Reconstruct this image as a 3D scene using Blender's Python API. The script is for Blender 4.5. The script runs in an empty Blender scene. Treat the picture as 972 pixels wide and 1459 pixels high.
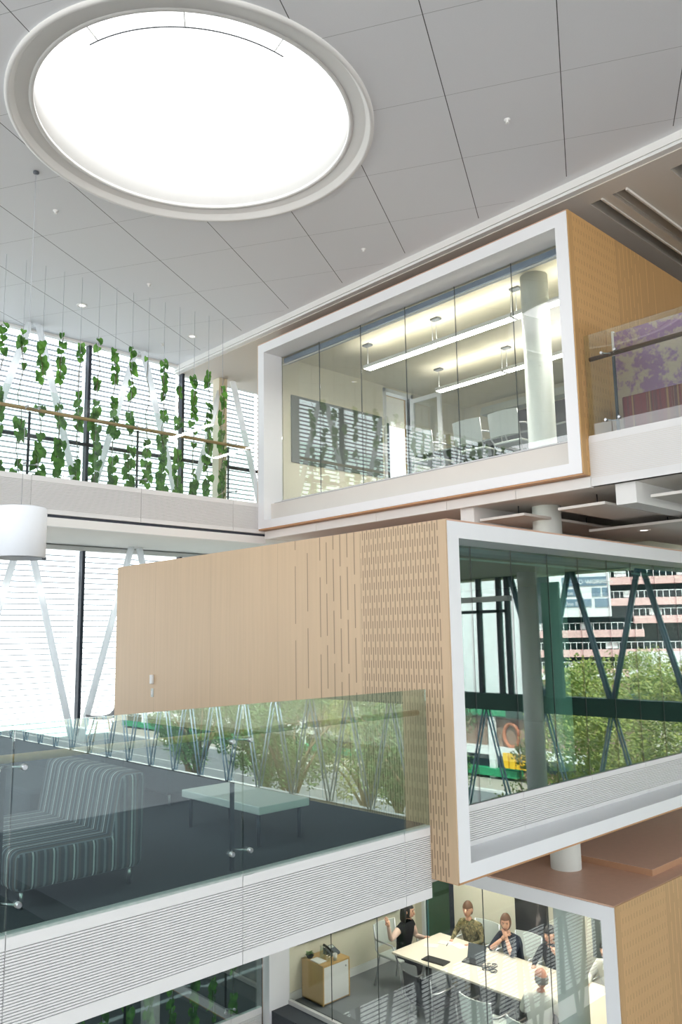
import bpy, bmesh, math, random
from mathutils import Vector, Matrix, Euler
rnd = random.Random(7)
sc = bpy.context.scene
COL = sc.collection
PI = math.pi

# ------------------------------------------------------------------ materials
def lin(r, g, b):
    f = lambda c: (c/255/12.92) if c/255 <= .04045 else ((c/255+.055)/1.055)**2.4
    return (f(r), f(g), f(b), 1)

class NT:
    """small node-tree builder"""
    def __init__(s, name):
        s.mat = bpy.data.materials.new(name); s.mat.use_nodes = True
        s.t = s.mat.node_tree; s.t.nodes.clear()
        s.out = s.n('ShaderNodeOutputMaterial')
        s._tc = None
    def n(s, typ, **kw):
        o = s.t.nodes.new(typ)
        for k, v in kw.items(): setattr(o, k, v)
        return o
    def l(s, a, b): s.t.links.new(a, b)
    def put(s, sock, v):
        if hasattr(v, 'links'): s.l(v, sock)
        else: sock.default_value = v
    def m(s, op, a, b=0.0, c=None):
        o = s.n('ShaderNodeMath', operation=op)
        s.put(o.inputs[0], a); s.put(o.inputs[1], b)
        if c is not None: s.put(o.inputs[2], c)
        return o.outputs[0]
    def obj(s):
        if not s._tc: s._tc = s.n('ShaderNodeTexCoord')
        return s._tc.outputs['Object']
    def xyz(s, v=None):
        o = s.n('ShaderNodeSeparateXYZ'); s.l(v or s.obj(), o.inputs[0]); return o.outputs
    def scale(s, sx, sy, sz, rz=0):
        o = s.n('ShaderNodeMapping'); s.l(s.obj(), o.inputs[0])
        o.inputs['Scale'].default_value = (sx, sy, sz); o.inputs['Rotation'].default_value = (0, 0, rz)
        return o.outputs[0]
    def noise(s, vec, scale=5, detail=3, rough=.5):
        o = s.n('ShaderNodeTexNoise'); s.l(vec, o.inputs['Vector'])
        o.inputs['Scale'].default_value = scale; o.inputs['Detail'].default_value = detail; o.inputs['Roughness'].default_value = rough
        return o.outputs['Fac']
    def mix(s, f, a, b):
        o = s.n('ShaderNodeMix', data_type='RGBA')
        s.put(o.inputs[0], f); s.put(o.inputs[6], a); s.put(o.inputs[7], b)
        return o.outputs[2]
    def ramp(s, f, stops, interp='LINEAR'):
        o = s.n('ShaderNodeValToRGB'); s.l(f, o.inputs[0]); r = o.color_ramp; r.interpolation = interp
        while len(r.elements) < len(stops): r.elements.new(.5)
        for e, (p, c) in zip(r.elements, stops): e.position = p; e.color = c
        return o.outputs[0]
    def bsdf(s, color, rough=.5, metal=0, spec=.5, bump=None, bstr=.2, bdist=.01, **kw):
        p = s.n('ShaderNodeBsdfPrincipled')
        s.put(p.inputs['Base Color'], color); s.put(p.inputs['Roughness'], rough); s.put(p.inputs['Metallic'], metal)
        p.inputs['Specular IOR Level'].default_value = spec
        for k, v in kw.items(): p.inputs[k].default_value = v
        if bump is not None:
            b = s.n('ShaderNodeBump'); b.inputs['Strength'].default_value = bstr; b.inputs['Distance'].default_value = bdist
            s.l(bump, b.inputs['Height']); s.l(b.outputs[0], p.inputs['Normal'])
        s.l(p.outputs[0], s.out.inputs[0]); return s.mat

def sca(c, k): return (c[0]*k, c[1]*k, c[2]*k, 1)

def plain(name, c, rough=.5, metal=0, var=.06, nscale=6, spec=.5, bstr=.05):
    t = NT(name); f = t.noise(t.obj(), nscale, 4)
    return t.bsdf(t.mix(f, sca(c, 1-var), sca(c, 1+var)), rough, metal, spec, bump=f, bstr=bstr)

def glass(name, tint, f0=.05, rough=0.0, cap=1.0):
    t = NT(name)
    lw = t.n('ShaderNodeLayerWeight'); lw.inputs[0].default_value = .5
    p5 = t.m('POWER', lw.outputs['Facing'], 5.0)
    nz = t.noise(t.obj(), .6, 1)
    fac = t.m('ADD', t.m('MULTIPLY', p5, cap-f0), t.m('MULTIPLY', t.m('ADD', t.m('MULTIPLY', nz, .1), .95), f0))
    tr = t.n('ShaderNodeBsdfTransparent'); tr.inputs[0].default_value = tint
    gl = t.n('ShaderNodeBsdfGlossy'); gl.inputs['Roughness'].default_value = rough; gl.inputs['Color'].default_value = (1, 1, 1, 1)
    mx = t.n('ShaderNodeMixShader'); t.l(fac, mx.inputs[0]); t.l(tr.outputs[0], mx.inputs[1]); t.l(gl.outputs[0], mx.inputs[2])
    t.l(mx.outputs[0], t.out.inputs[0]); return t.mat

def emit(name, c, s):
    t = NT(name); e = t.n('ShaderNodeEmission')
    f = t.noise(t.obj(), 2, 1)
    t.l(t.mix(f, sca(c, .98), c), e.inputs[0]); e.inputs[1].default_value = s
    t.l(e.outputs[0], t.out.inputs[0]); return t.mat

def wood(name, c, axis='z', slots=None, seam=1.23, slotc=.3):
    """oak veneer, grain along z. slots=(u index, u0, sign): pattern of routed slots measured from the front edge"""
    t = NT(name)
    v = t.scale(26, 26, .9); f = t.noise(v, 1.0, 4, .6)
    v2 = t.scale(1.9, 1.9, .12); g = t.noise(v2, 1.3, 2)
    col = t.mix(f, sca(c, .86), sca(c, 1.1)); col = t.mix(t.m('MULTIPLY', g, .35), col, sca(c, .72))
    h = f
    if slots:
        ui, u0, sg = slots
        q = t.xyz(); u = t.m('MULTIPLY', t.m('SUBTRACT', q[ui], u0), sg); z = q[2]
        # seams between veneer sheets
        fs = t.m('FRACT', t.m('DIVIDE', t.m('ADD', u, .18), seam)); sm = t.m('LESS_THAN', fs, .0035)
        def cols(sp, wd, pitch, duty, lo, hi, jit=.22):
            a = t.m('DIVIDE', u, sp); ci = t.m('FLOOR', a); fr = t.m('FRACT', a)
            inw = t.m('LESS_THAN', t.m('ABSOLUTE', t.m('SUBTRACT', fr, .5)), wd/sp/2)
            off = t.m('MULTIPLY', t.m('MODULO', ci, 2.0), .5)
            off = t.m('ADD', off, t.m('MULTIPLY', t.m('FRACT', t.m('MULTIPLY', ci, .317)), jit))
            fz = t.m('FRACT', t.m('ADD', t.m('DIVIDE', t.m('ADD', z, 20), pitch), off))
            inz = t.m('LESS_THAN', fz, duty)
            rg = t.m('MULTIPLY', t.m('GREATER_THAN', u, lo), t.m('LESS_THAN', u, hi))
            return t.m('MULTIPLY', t.m('MULTIPLY', inw, inz), rg)
        d = cols(.0285, .0105, .235, .78, .08, 1.04, 0.0)
        s2 = cols(.098, .0115, .5, .82, 1.06, 1.6, .5)
        s3 = cols(.19, .0115, .75, .78, 1.6, 2.0, .5)
        mk = t.m('MAXIMUM', t.m('MAXIMUM', d, s2), s3)
        col = t.mix(mk, col, sca(c, slotc)); col = t.mix(t.m('MULTIPLY', sm, .5), col, sca(c, .35))
        h = t.m('SUBTRACT', t.m('MULTIPLY', f, .1), mk)
    return t.bsdf(col, .42, 0, .4, bump=h, bstr=.35, bdist=.006)

def tiles(name, c, ang, su, sv, ou, ov):
    """white ceiling tiles: wide dark joint one way, fine joint the other"""
    t = NT(name)
    q = t.xyz(); ca, sa = math.cos(ang), math.sin(ang)
    u = t.m('ADD', t.m('MULTIPLY', q[0], ca), t.m('MULTIPLY', q[1], sa))
    v = t.m('SUBTRACT', t.m('MULTIPLY', q[1], ca), t.m('MULTIPLY', q[0], sa))
    fu = t.m('FRACT', t.m('ADD', t.m('DIVIDE', t.m('SUBTRACT', u, ou), su), 50.5))
    fv = t.m('FRACT', t.m('ADD', t.m('DIVIDE', t.m('SUBTRACT', v, ov), sv), 50.5))
    ju = t.m('LESS_THAN', t.m('ABSOLUTE', t.m('SUBTRACT', fu, .5)), .0022/su)
    jv = t.m('LESS_THAN', t.m('ABSOLUTE', t.m('SUBTRACT', fv, .5)), .0042/sv)
    inside = t.m('LESS_THAN', q[0], 7.437)
    ju = t.m('MULTIPLY', t.m('MULTIPLY', ju, .55), inside); jv = t.m('MULTIPLY', t.m('MULTIPLY', jv, .9), inside)
    f = t.noise(t.obj(), 260, 2)
    col = t.mix(f, sca(c, .95), sca(c, 1.03)); col = t.mix(t.m('MAXIMUM', ju, jv), col, (.02, .02, .02, 1))
    return t.bsdf(col, .8, 0, .2)

M = {}
WH = lin(236, 237, 238)
M['frame'] = plain('white_powder_coat', lin(238, 240, 243), .35, 0, .015, 3, .4, .01)
M['white'] = plain('white_paint', lin(232, 232, 230), .6, 0, .02, 3, .3, .02)
M['spandrel'] = plain('white_grooved_panel', lin(226, 226, 226), .5, 0, .02, 3, .3, .01)
M['cream'] = plain('cream_paint', lin(226, 220, 200), .7, 0, .03, 3, .2, .02)
M['soffit'] = plain('soffit_paint', lin(222, 218, 212), .75, 0, .03, 3, .2, .02)
M['ceil'] = tiles('ceiling_tiles', lin(228, 230, 233), math.radians(29.77), 1.04, 1.03, 5.765, -.028)
M['officeceil'] = tiles('office_ceiling_tiles', lin(214, 208, 200), 0, 1.2, 1.2, 8.22, .35)
M['carpet'] = plain('grey_carpet', lin(72, 76, 82), .95, 0, .25, 90, .1, .3)
M['darkcarpet'] = plain('dark_carpet', lin(80, 84, 90), .95, 0, .22, 70, .1, .3)
OAK = lin(206, 168, 122)
M['wood_mid'] = wood('oak_slotted_middle', lin(206, 178, 146), slots=(1, 4.36, 1), slotc=.42)
M['wood_top'] = wood('oak_slotted_upper', lin(196, 156, 104), slots=(0, 7.5, 1), slotc=1.28)
M['wood_low'] = wood('oak_slotted_lower', lin(200, 164, 120), slots=(0, 7.58, 1), slotc=1.22)
M['wood'] = wood('oak_plain', OAK)
M['wood_under'] = wood('oak_underside', lin(200, 154, 112))
M['darkwood'] = wood('dark_oak_rail', lin(96, 72, 58))
M['wood_cab'] = wood('oak_cabinet', lin(206, 170, 112))
M['roof'] = plain('brown_hardboard', lin(208, 170, 148), .42, 0, .08, 14, .5, .03)
M['roofedge'] = plain('raw_hardboard_edge', lin(184, 142, 112), .6, 0, .06, 20, .3)
M['steel'] = plain('brushed_steel', (.55, .56, .58, 1), .28, 1, .05, 40)
M['darkmetal'] = plain('dark_metal', lin(45, 50, 60), .4, .6, .06, 20)
M['bluemetal'] = plain('blue_grey_metal', lin(120, 140, 170), .4, .3, .05, 10)
M['midcarpet'] = plain('mid_grey_carpet', lin(124, 128, 132), .95, 0, .2, 80, .1, .2)
M['added_lamp_low'] = emit('lamp_added', (1, .97, .9, 1), 48.0)  # glow of the lamps added to the lowest room
M['black'] = plain('black_plastic', lin(28, 28, 30), .4, 0, .08, 30)
M['grey'] = plain('grey_plastic', lin(92, 98, 104), .45, 0, .05, 30)
M['greyboard'] = plain('grey_pinboard', lin(104, 110, 108), .8, 0, .05, 50, .2)
M['joint'] = plain('dark_silicone', lin(70, 80, 78), .6, 0, .05, 30)
M['glass'] = glass('clear_glass', (.93, .97, .95, 1), .05)
M['podglass'] = glass('pod_glass', (.955, .975, .96, 1), .11)
M['lowglass'] = glass('lower_pod_glass', (.94, .97, .955, 1), .035)
M['dkteal'] = plain('teal_grey_paint', lin(112, 136, 132), .7, 0, .04, 3, .2)
M['darkglass'] = glass('green_glass', (.60, .78, .73, 1), .2)
M['balglass'] = glass('balustrade_glass', (.76, .87, .83, 1), .19)
M['winglass'] = glass('window_glass', (.95, .98, .98, 1), .04)
M['col'] = plain('column_paint', lin(226, 232, 228), .5, 0, .02, 3)
M['column_low'] = M['col']
M['louvre'] = plain('aluminium_louvre', lin(140, 146, 158), .6, 0, .04, 8)
M['mull'] = plain('dark_mullion', lin(48, 54, 66), .5, .2, .05, 10)
M['brace'] = plain('white_brace', lin(240, 242, 245), .5, 0, .02, 4)
M['bluebrace'] = plain('blue_grey_brace', lin(150, 172, 192), .45, .1, .05, 6)
M['sky'] = emit('skylight_opal', (1, 1, 1, 1), 4.5)
M['lamp'] = emit('lamp_diffuser', (1, .97, .9, 1), 85.0)
M['uplamp'] = emit('lamp_uplight', (1, .93, .78, 1), 22.0)
M['downlight'] = emit('downlight_glow', (1, .97, .92, 1), 4.0)
M['shade'] = plain('white_fabric_shade', lin(236, 240, 246), .7, 0, .015, 30, .2, .04)
M['tabletop'] = plain('pale_laminate', lin(238, 226, 206), .35, 0, .02, 3, .5, .01)
M['mesh'] = plain('pale_mesh_fabric', lin(206, 212, 206), .7, 0, .05, 120, .2)
M['paper'] = plain('white_paper', lin(236, 236, 232), .7, 0, .03, 20, .2)
M['leafstem'] = plain('vine_stem', lin(92, 84, 52), .7, 0, .15, 40)
M['wire'] = plain('steel_wire', lin(176, 180, 186), .5, 0, .03, 30)
M['terracotta'] = plain('planter_grey', lin(200, 200, 198), .6, 0, .05, 10)

def opal(name, c):
    t = NT(name); f = t.noise(t.obj(), 4, 2); cc = t.mix(f, sca(c, .98), c)
    a = t.n('ShaderNodeBsdfDiffuse'); t.l(cc, a.inputs[0]); b = t.n('ShaderNodeBsdfTranslucent'); t.l(cc, b.inputs[0])
    mx = t.n('ShaderNodeMixShader'); mx.inputs[0].default_value = .72
    t.l(a.outputs[0], mx.inputs[1]); t.l(b.outputs[0], mx.inputs[2]); t.l(mx.outputs[0], t.out.inputs[0]); return t.mat
M['brace'] = opal('white_brace', lin(246, 248, 250))  # translucent to imitate glare: window light shows through the braces
def leafmat(name, a, b):
    t = NT(name); f = t.ramp(t.noise(t.obj(), 9, 2), [(.35, (0, 0, 0, 1)), (.65, (1, 1, 1, 1))])
    p = t.n('ShaderNodeBsdfPrincipled'); c = t.mix(f, a, b)
    t.l(c, p.inputs['Base Color']); p.inputs['Roughness'].default_value = .45
    tl = t.n('ShaderNodeBsdfTranslucent'); t.l(c, tl.inputs[0])
    mx = t.n('ShaderNodeMixShader'); mx.inputs[0].default_value = .35
    t.l(p.outputs[0], mx.inputs[1]); t.l(tl.outputs[0], mx.inputs[2]); t.l(mx.outputs[0], t.out.inputs[0])
    return t.mat
M['leaf'] = leafmat('pothos_leaf', lin(58, 104, 48), lin(112, 168, 72))
M['tree1'] = leafmat('tree_leaf_green', lin(120, 146, 66), lin(182, 184, 104))
M['tree2'] = leafmat('tree_leaf_yellow', lin(150, 150, 84), lin(206, 192, 128))
M['tree3'] = leafmat('tree_leaf_dark', lin(72, 112, 62), lin(112, 148, 84))
M['bark'] = plain('bark', lin(128, 112, 88), .9, 0, .3, 9, .1, .5)
M['asphalt'] = plain('asphalt', lin(120, 124, 126), .9, 0, .1, 3, .1)
M['paving'] = plain('paving', lin(168, 162, 152), .9, 0, .1, 2, .1)
M['kerb'] = plain('kerb_concrete', lin(222, 222, 220), .8, 0, .05, 5, .1)
M['hedge'] = plain('grass', lin(104, 130, 66), .9, 0, .3, 12, .1, .4)
M['pink'] = plain('pink_concrete', lin(222, 184, 182), .8, 0, .05, 1, .1)
M['garwhite'] = plain('white_cladding', lin(236, 238, 240), .6, 0, .04, 1, .2)
M['shade_dark'] = plain('dark_interior', lin(46, 56, 62), .9, 0, .2, .3, .1)
M['signblue'] = plain('sign_blue_grey', lin(110, 132, 152), .5, 0, .04, 2)
M['signred'] = plain('sign_red', lin(206, 44, 56), .5, 0, .04, 2)
M['signgreen'] = plain('sign_green', lin(46, 150, 104), .5, 0, .04, 2)
M['yellow'] = plain('yellow_canvas', lin(244, 196, 40), .6, 0, .08, 2)
M['brick'] = plain('brown_cladding', lin(150, 126, 112), .8, 0, .12, 1.5, .1)
M['dkgreen'] = plain('dark_green_fascia', lin(42, 74, 66), .6, 0, .06, 2)
M['skin'] = plain('skin', lin(222, 172, 146), .5, 0, .06, 18, .4)
M['skin2'] = plain('skin_ruddy', lin(206, 146, 122), .5, 0, .07, 18, .4)
M['hairblack'] = plain('black_hair', lin(26, 22, 22), .45, 0, .2, 60)
M['hairbrown'] = plain('brown_hair', lin(98, 66, 46), .5, 0, .2, 60)
M['hairgrey'] = plain('grey_hair', lin(138, 130, 124), .6, 0, .2, 60)
M['clothblack'] = plain('black_cloth', lin(30, 30, 34), .8, 0, .15, 40, .2)
M['clothnavy'] = plain('navy_cloth', lin(38, 44, 58), .8, 0, .15, 40, .2)
M['clothwhite'] = plain('white_cloth', lin(228, 226, 216), .8, 0, .05, 30, .2)
M['clothblouse'] = plain('pale_pink_cloth', lin(226, 196, 180), .8, 0, .05, 30, .2)
M['eye'] = plain('eye', lin(30, 24, 22), .3, 0, .05, 10)
M['lip'] = plain('lip', lin(176, 96, 88), .5, 0, .05, 10)
def camo():
    t = NT('camouflage_cloth'); f = t.noise(t.obj(), 16, 2)
    c = t.ramp(f, [(0, lin(78, 74, 52)), (.44, lin(128, 116, 82)), (.52, lin(96, 98, 70)), (.6, lin(160, 146, 108))], 'CONSTANT')
    return t.bsdf(c, .85, 0, .2)
M['camo'] = camo()
def stripes():
    t = NT('striped_upholstery'); q = t.xyz()
    g = t.n('ShaderNodeNewGeometry'); nn = t.xyz(g.outputs['Normal'])
    isend = t.m('GREATER_THAN', t.m('ABSOLUTE', nn[1]), .72)
    u = t.m('ADD', t.m('MULTIPLY', q[0], isend), t.m('MULTIPLY', q[1], t.m('SUBTRACT', 1.0, isend)))
    f = t.m('FRACT', t.m('DIVIDE', t.m('ADD', u, 10), .128))
    D, G, L_, B = lin(64, 68, 74), lin(132, 140, 146), lin(222, 224, 224), lin(100, 90, 88)
    c = t.ramp(f, [(0, D), (.12, G), (.24, D), (.36, B), (.5, D), (.56, L_), (.64, D), (.72, G), (.82, B), (.93, D)], 'CONSTANT')
    fz = t.noise(t.obj(), 300, 1)
    return t.bsdf(t.mix(t.m('MULTIPLY', fz, .3), c, sca(D, .9)), .85, 0, .2)
M['stripe'] = stripes()
M['sofagrey'] = plain('charcoal_upholstery', lin(66, 72, 80), .9, 0, .12, 60, .2)
def painted_reflection():  # tree reflection painted as mottled purple and tan colour
    t = NT('purple_tree_reflection'); f = t.noise(t.obj(), 9, 9, .72); g = t.noise(t.scale(1, 1, 1), 1.6, 3)
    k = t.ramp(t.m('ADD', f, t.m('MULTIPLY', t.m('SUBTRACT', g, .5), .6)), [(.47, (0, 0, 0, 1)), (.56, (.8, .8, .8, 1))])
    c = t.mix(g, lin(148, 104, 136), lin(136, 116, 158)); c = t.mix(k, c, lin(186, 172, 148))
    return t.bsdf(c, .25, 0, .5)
M['painted_reflection'] = painted_reflection()
def artmat():
    t = NT('dark_photo_print'); f = t.noise(t.scale(1, 4, 2), 1.6, 3)
    return t.bsdf(t.ramp(f, [(0, lin(20, 20, 24)), (.6, lin(34, 34, 38)), (.7, lin(130, 120, 120)), (.8, lin(40, 40, 46))]), .3)
M['art'] = artmat()
def redslat():
    t = NT('red_striped_cabinet'); q = t.xyz()
    f = t.noise(t.scale(1, 24, .05), 1.0, 2)
    return t.bsdf(t.ramp(f, [(0, lin(60, 16, 30)), (.45, lin(110, 22, 36)), (.55, lin(70, 20, 40)), (.62, lin(150, 110, 70)), (.66, lin(90, 20, 34))]), .5)
M['redslat'] = redslat()
def tealdoor():
    return glass('teal_door_glass', (.45, .72, .74, 1), .07)
M['teal'] = tealdoor()

# ------------------------------------------------------------------ mesh helper
class MB:
    def __init__(s): s.b = bmesh.new()
    def poly(s, vs, faces, mi=0):
        v = [s.b.verts.new(p) for p in vs]
        for f in faces:
            try: s.b.faces.new([v[i] for i in f]).material_index = mi
            except ValueError: pass
        return s
    def box(s, x0, x1, y0, y1, z0, z1, mi=0):
        vs = [(x, y, z) for z in (z0, z1) for y in (y0, y1) for x in (x0, x1)]
        return s.poly(vs, [(0, 2, 3, 1), (4, 5, 7, 6), (0, 1, 5, 4), (2, 6, 7, 3), (0, 4, 6, 2), (1, 3, 7, 5)], mi)
    def obox(s, c, sx, sy, sz, rot=(0, 0, 0), mi=0):
        r = Euler(rot).to_matrix(); c = Vector(c)
        vs = [c + r @ Vector((x*sx/2, y*sy/2, z*sz/2)) for z in (-1, 1) for y in (-1, 1) for x in (-1, 1)]
        return s.poly(vs, [(0, 2, 3, 1), (4, 5, 7, 6), (0, 1, 5, 4), (2, 6, 7, 3), (0, 4, 6, 2), (1, 3, 7, 5)], mi)
    def rbox(s, x0, x1, y0, y1, z0, z1, r=.03, n=3, mi=0):
        """rounded box by bevelling"""
        t = bmesh.new(); bmesh.ops.create_cube(t, size=1)
        for v in t.verts: v.co = Vector(((x0+x1)/2+v.co.x*(x1-x0), (y0+y1)/2+v.co.y*(y1-y0), (z0+z1)/2+v.co.z*(z1-z0)))
        bmesh.ops.bevel(t, geom=t.edges[:], offset=r, segments=n, profile=.5, affect='EDGES')
        return s.join(t, mi)
    def join(s, t, mi=0):
        t.verts.ensure_lookup_table(); mp = [s.b.verts.new(v.co) for v in t.verts]
        for i, v in enumerate(t.verts): v.index = i
        for f in t.faces:
            g = s.b.faces.new([mp[v.index] for v in f.verts]); g.material_index = mi; g.smooth = f.smooth
        t.free(); return s
    def tube(s, pts, r, n=8, mi=0, cap=True, smooth=True):
        pts = [Vector(p) for p in pts]; rs = r if isinstance(r, (list, tuple)) else [r]*len(pts)
        rings = []; up = None
        for i, p in enumerate(pts):
            d = (pts[min(i+1, len(pts)-1)]-pts[max(i-1, 0)]).normalized()
            a = up if up is not None and abs(up.dot(d)) < .95 else (Vector((0, 0, 1)) if abs(d.z) < .9 else Vector((1, 0, 0)))
            x = d.cross(a).normalized(); y = d.cross(x).normalized(); up = a
            rings.append([s.b.verts.new(p+(x*math.cos(2*PI*k/n)+y*math.sin(2*PI*k/n))*rs[i]) for k in range(n)])
        for a, b in zip(rings, rings[1:]):
            for k in range(n):
                f = s.b.faces.new((a[k], a[(k+1) % n], b[(k+1) % n], b[k])); f.smooth = smooth; f.material_index = mi
        if cap:
            for q in (rings[0][::-1], rings[-1]): s.b.faces.new(q).material_index = mi
        return s
    def lathe(s, c, prof, n=32, mi=0, smooth=True, closed=False):
        """profile of (r, z) about the vertical through c"""
        rings = [[s.b.verts.new((c[0]+r*math.cos(2*PI*k/n), c[1]+r*math.sin(2*PI*k/n), c[2]+z)) for k in range(n)] for r, z in prof]
        pr = list(zip(rings, rings[1:])) + ([(rings[-1], rings[0])] if closed else [])
        for a, b in pr:
            for k in range(n):
                f = s.b.faces.new((a[k], a[(k+1) % n], b[(k+1) % n], b[k])); f.smooth = smooth; f.material_index = mi
        if not closed:
            for q, (r, z) in ((rings[0], prof[0]), (rings[-1], prof[-1])):
                if r > 1e-4: s.b.faces.new(q).material_index = mi
        return s
    def prism(s, pts, axis, a, b, mi=0):
        """polygon of 2-D pts extruded along axis ('x','y','z') from a to b"""
        def P(p, t): return {'x': (t, p[0], p[1]), 'y': (p[0], t, p[1]), 'z': (p[0], p[1], t)}[axis]
        n = len(pts); v = [s.b.verts.new(P(p, a)) for p in pts]+[s.b.verts.new(P(p, b)) for p in pts]
        for i in range(n): s.b.faces.new((v[i], v[(i+1) % n], v[n+(i+1) % n], v[n+i])).material_index = mi
        s.b.faces.new(v[:n]).material_index = mi; s.b.faces.new(v[n:][::-1]).material_index = mi
        return s
    def sphere(s, c, rx, ry, rz, u=12, v=8, mi=0, rot=None):
        t = bmesh.new(); bmesh.ops.create_uvsphere(t, u_segments=u, v_segments=v, radius=1)
        for q in t.verts:
            p = Vector((q.co.x*rx, q.co.y*ry, q.co.z*rz))
            if rot: p = Euler(rot).to_matrix() @ p
            q.co = Vector(c)+p
        for f in t.faces: f.smooth = True
        return s.join(t, mi)
    def build(s, name, mats, parent=None, recalc=True):
        if recalc: bmesh.ops.recalc_face_normals(s.b, faces=s.b.faces[:])
        me = bpy.data.meshes.new(name); s.b.to_mesh(me); s.b.free()
        for m in (mats if isinstance(mats, (list, tuple)) else [mats]): me.materials.append(M[m] if isinstance(m, str) else m)
        o = bpy.data.objects.new(name, me); COL.objects.link(o)
        if parent:
            o.parent = parent; o.matrix_parent_inverse = wm(parent).inverted()
        return o

def wm(o):
    m = Matrix.LocRotScale(o.location, o.rotation_euler, o.scale)
    return wm(o.parent) @ o.matrix_parent_inverse @ m if o.parent else m
def tag(o, label, cat, group=None, kind=None):
    o['label'] = label; o['category'] = cat
    if group: o['group'] = group
    if kind: o['kind'] = kind
    return o
def thing(name, loc, label, cat, group=None, rz=0, kind=None):
    o = bpy.data.objects.new(name, None); COL.objects.link(o); o.location = loc; o.rotation_euler = (0, 0, rz)
    o.empty_display_size = .1
    return tag(o, label, cat, group, kind)
def struct(o): o['kind'] = 'structure'; return o
def estruct(name, loc=(0, 0, 0)):
    o = bpy.data.objects.new(name, None); COL.objects.link(o); o.location = loc; o['kind'] = 'structure'; return o
def copytree(o, loc, rz=None, label=None):
    def rec(a, par):
        c = a.copy(); COL.objects.link(c)
        if par: c.parent = par
        for ch in [x for x in COL.objects if x.parent == a]: rec(ch, c)
        return c
    r = rec(o, None); r.location = loc
    if rz is not None: r.rotation_euler.z = rz
    if label: r['label'] = label
    return r

# ------------------------------------------------------------------ camera
F_PX, PITCH, ROLL, YAW = 1155.4, math.radians(8.75), math.radians(-.94), math.radians(46.68)
h = Vector((math.cos(YAW), math.sin(YAW), 0)); rt = Vector((math.sin(YAW), -math.cos(YAW), 0)); zz = Vector((0, 0, 1))
fw = h*math.cos(PITCH)+zz*math.sin(PITCH); u0 = -h*math.sin(PITCH)+zz*math.cos(PITCH)
R = rt*math.cos(ROLL)+u0*math.sin(ROLL); U = -rt*math.sin(ROLL)+u0*math.cos(ROLL)
cd = bpy.data.cameras.new('camera'); cam = bpy.data.objects.new('camera', cd); COL.objects.link(cam)
cam.matrix_world = Matrix(((R.x, U.x, -fw.x, 0), (R.y, U.y, -fw.y, 0), (R.z, U.z, -fw.z, 1.55), (0, 0, 0, 1)))
cd.sensor_fit = 'VERTICAL'; cd.sensor_height = 36; cd.lens = 36*F_PX/1459; cd.clip_end = 600; cd.clip_start = .05
sc.camera = cam

# ------------------------------------------------------------------ building shell
CX, CY, CR = 3.99, 6.2, 1.49     # skylight centre and opening
def ceiling():
    m = MB(); n = 128; x0, x1, y0, y1 = -2, 7.57, -9, 12.4
    ring, outr = [], []
    for k in range(n):
        a = 2*PI*k/n; c, s = math.cos(a), math.sin(a)
        t = min(((x1-CX)/c if c > 0 else (x0-CX)/c) if abs(c) > 1e-6 else 1e9, ((y1-CY)/s if s > 0 else (y0-CY)/s) if abs(s) > 1e-6 else 1e9)
        ring.append(m.b.verts.new((CX+1.7*c, CY+1.7*s, 6.46))); outr.append(m.b.verts.new((CX+t*c, CY+t*s, 6.46)))
    for k in range(n): m.b.faces.new((ring[k], ring[(k+1) % n], outr[(k+1) % n], outr[k]))
    cs = [(x0, y0), (x1, y0), (x1, y1), (x0, y1)]
    # the corners that the radial fan cuts off
    for cx, cy in cs:
        best = sorted(range(n), key=lambda k: (outr[k].co.x-cx)**2+(outr[k].co.y-cy)**2)[:2]
        m.b.faces.new((outr[best[0]], outr[best[1]], m.b.verts.new((cx, cy, 6.46))))
    struct(m.build('ceiling', 'ceil'))
    # upper skin of the roof, with a hole for the skylight shaft
    m = MB()
    for a, b, c, d in ((-2, CX-1.8, -9, 12.4), (CX+1.8, 19, -9, 12.4), (CX-1.8, CX+1.8, -9, CY-1.8), (CX-1.8, CX+1.8, CY+1.8, 12.4)): m.box(a, b, c, d, 7.3, 7.5)
    struct(m.build('roof', 'white'))
ceiling()
sk = thing('skylight', (CX, CY, 6.46), 'large round skylight with a white rim in the tiled ceiling', 'skylight')
MB().lathe((CX, CY, 6.46), [(1.735, 0), (1.735, -.022), (1.70, -.03), (1.69, -.02), (1.655, .03), (1.65, .035), (CR, .02), (CR, .05), (1.74, .05)], 128, closed=True).build('rim', 'white', sk)
MB().lathe((CX, CY, 6.46), [(CR, .02), (1.56, .75), (1.6, .75), (CR+.04, .02)], 96, closed=True).build('shaft', 'white', sk)
m = MB(); m.lathe((CX, CY, 7.19), [(1.56, 0), (1.4, .05), (1.0, .1), (.5, .13), (.01, .14)], 96); m.build('opal_dome', 'sky', sk)
m = MB(); m.tube([(CX+1.34*math.cos(a), CY+1.34*math.sin(a), 6.47) for a in [math.radians(196+2*k) for k in range(38)]], .006, 6); m.build('curved_rail', 'grey', sk)
for k in range(3):
    a = math.radians(200+33*k)
    m = MB(); m.tube([(CX+1.34*math.cos(a), CY+1.34*math.sin(a), 6.47), (CX+1.51*math.cos(a), CY+1.51*math.sin(a), 6.52)], .005, 6); m.build('clip', 'mesh', sk)

# cornice between the tiled atrium ceiling and the lower office ceiling
m = MB(); m.box(7.57, 7.64, -9, 12.4, 6.33, 6.5); m.box(7.55, 7.57, -9, 12.4, 6.372, 6.46); m.box(7.556, 7.57, -9, 12.4, 6.33, 6.362)
struct(m.build('trim_1', 'white'))
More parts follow.
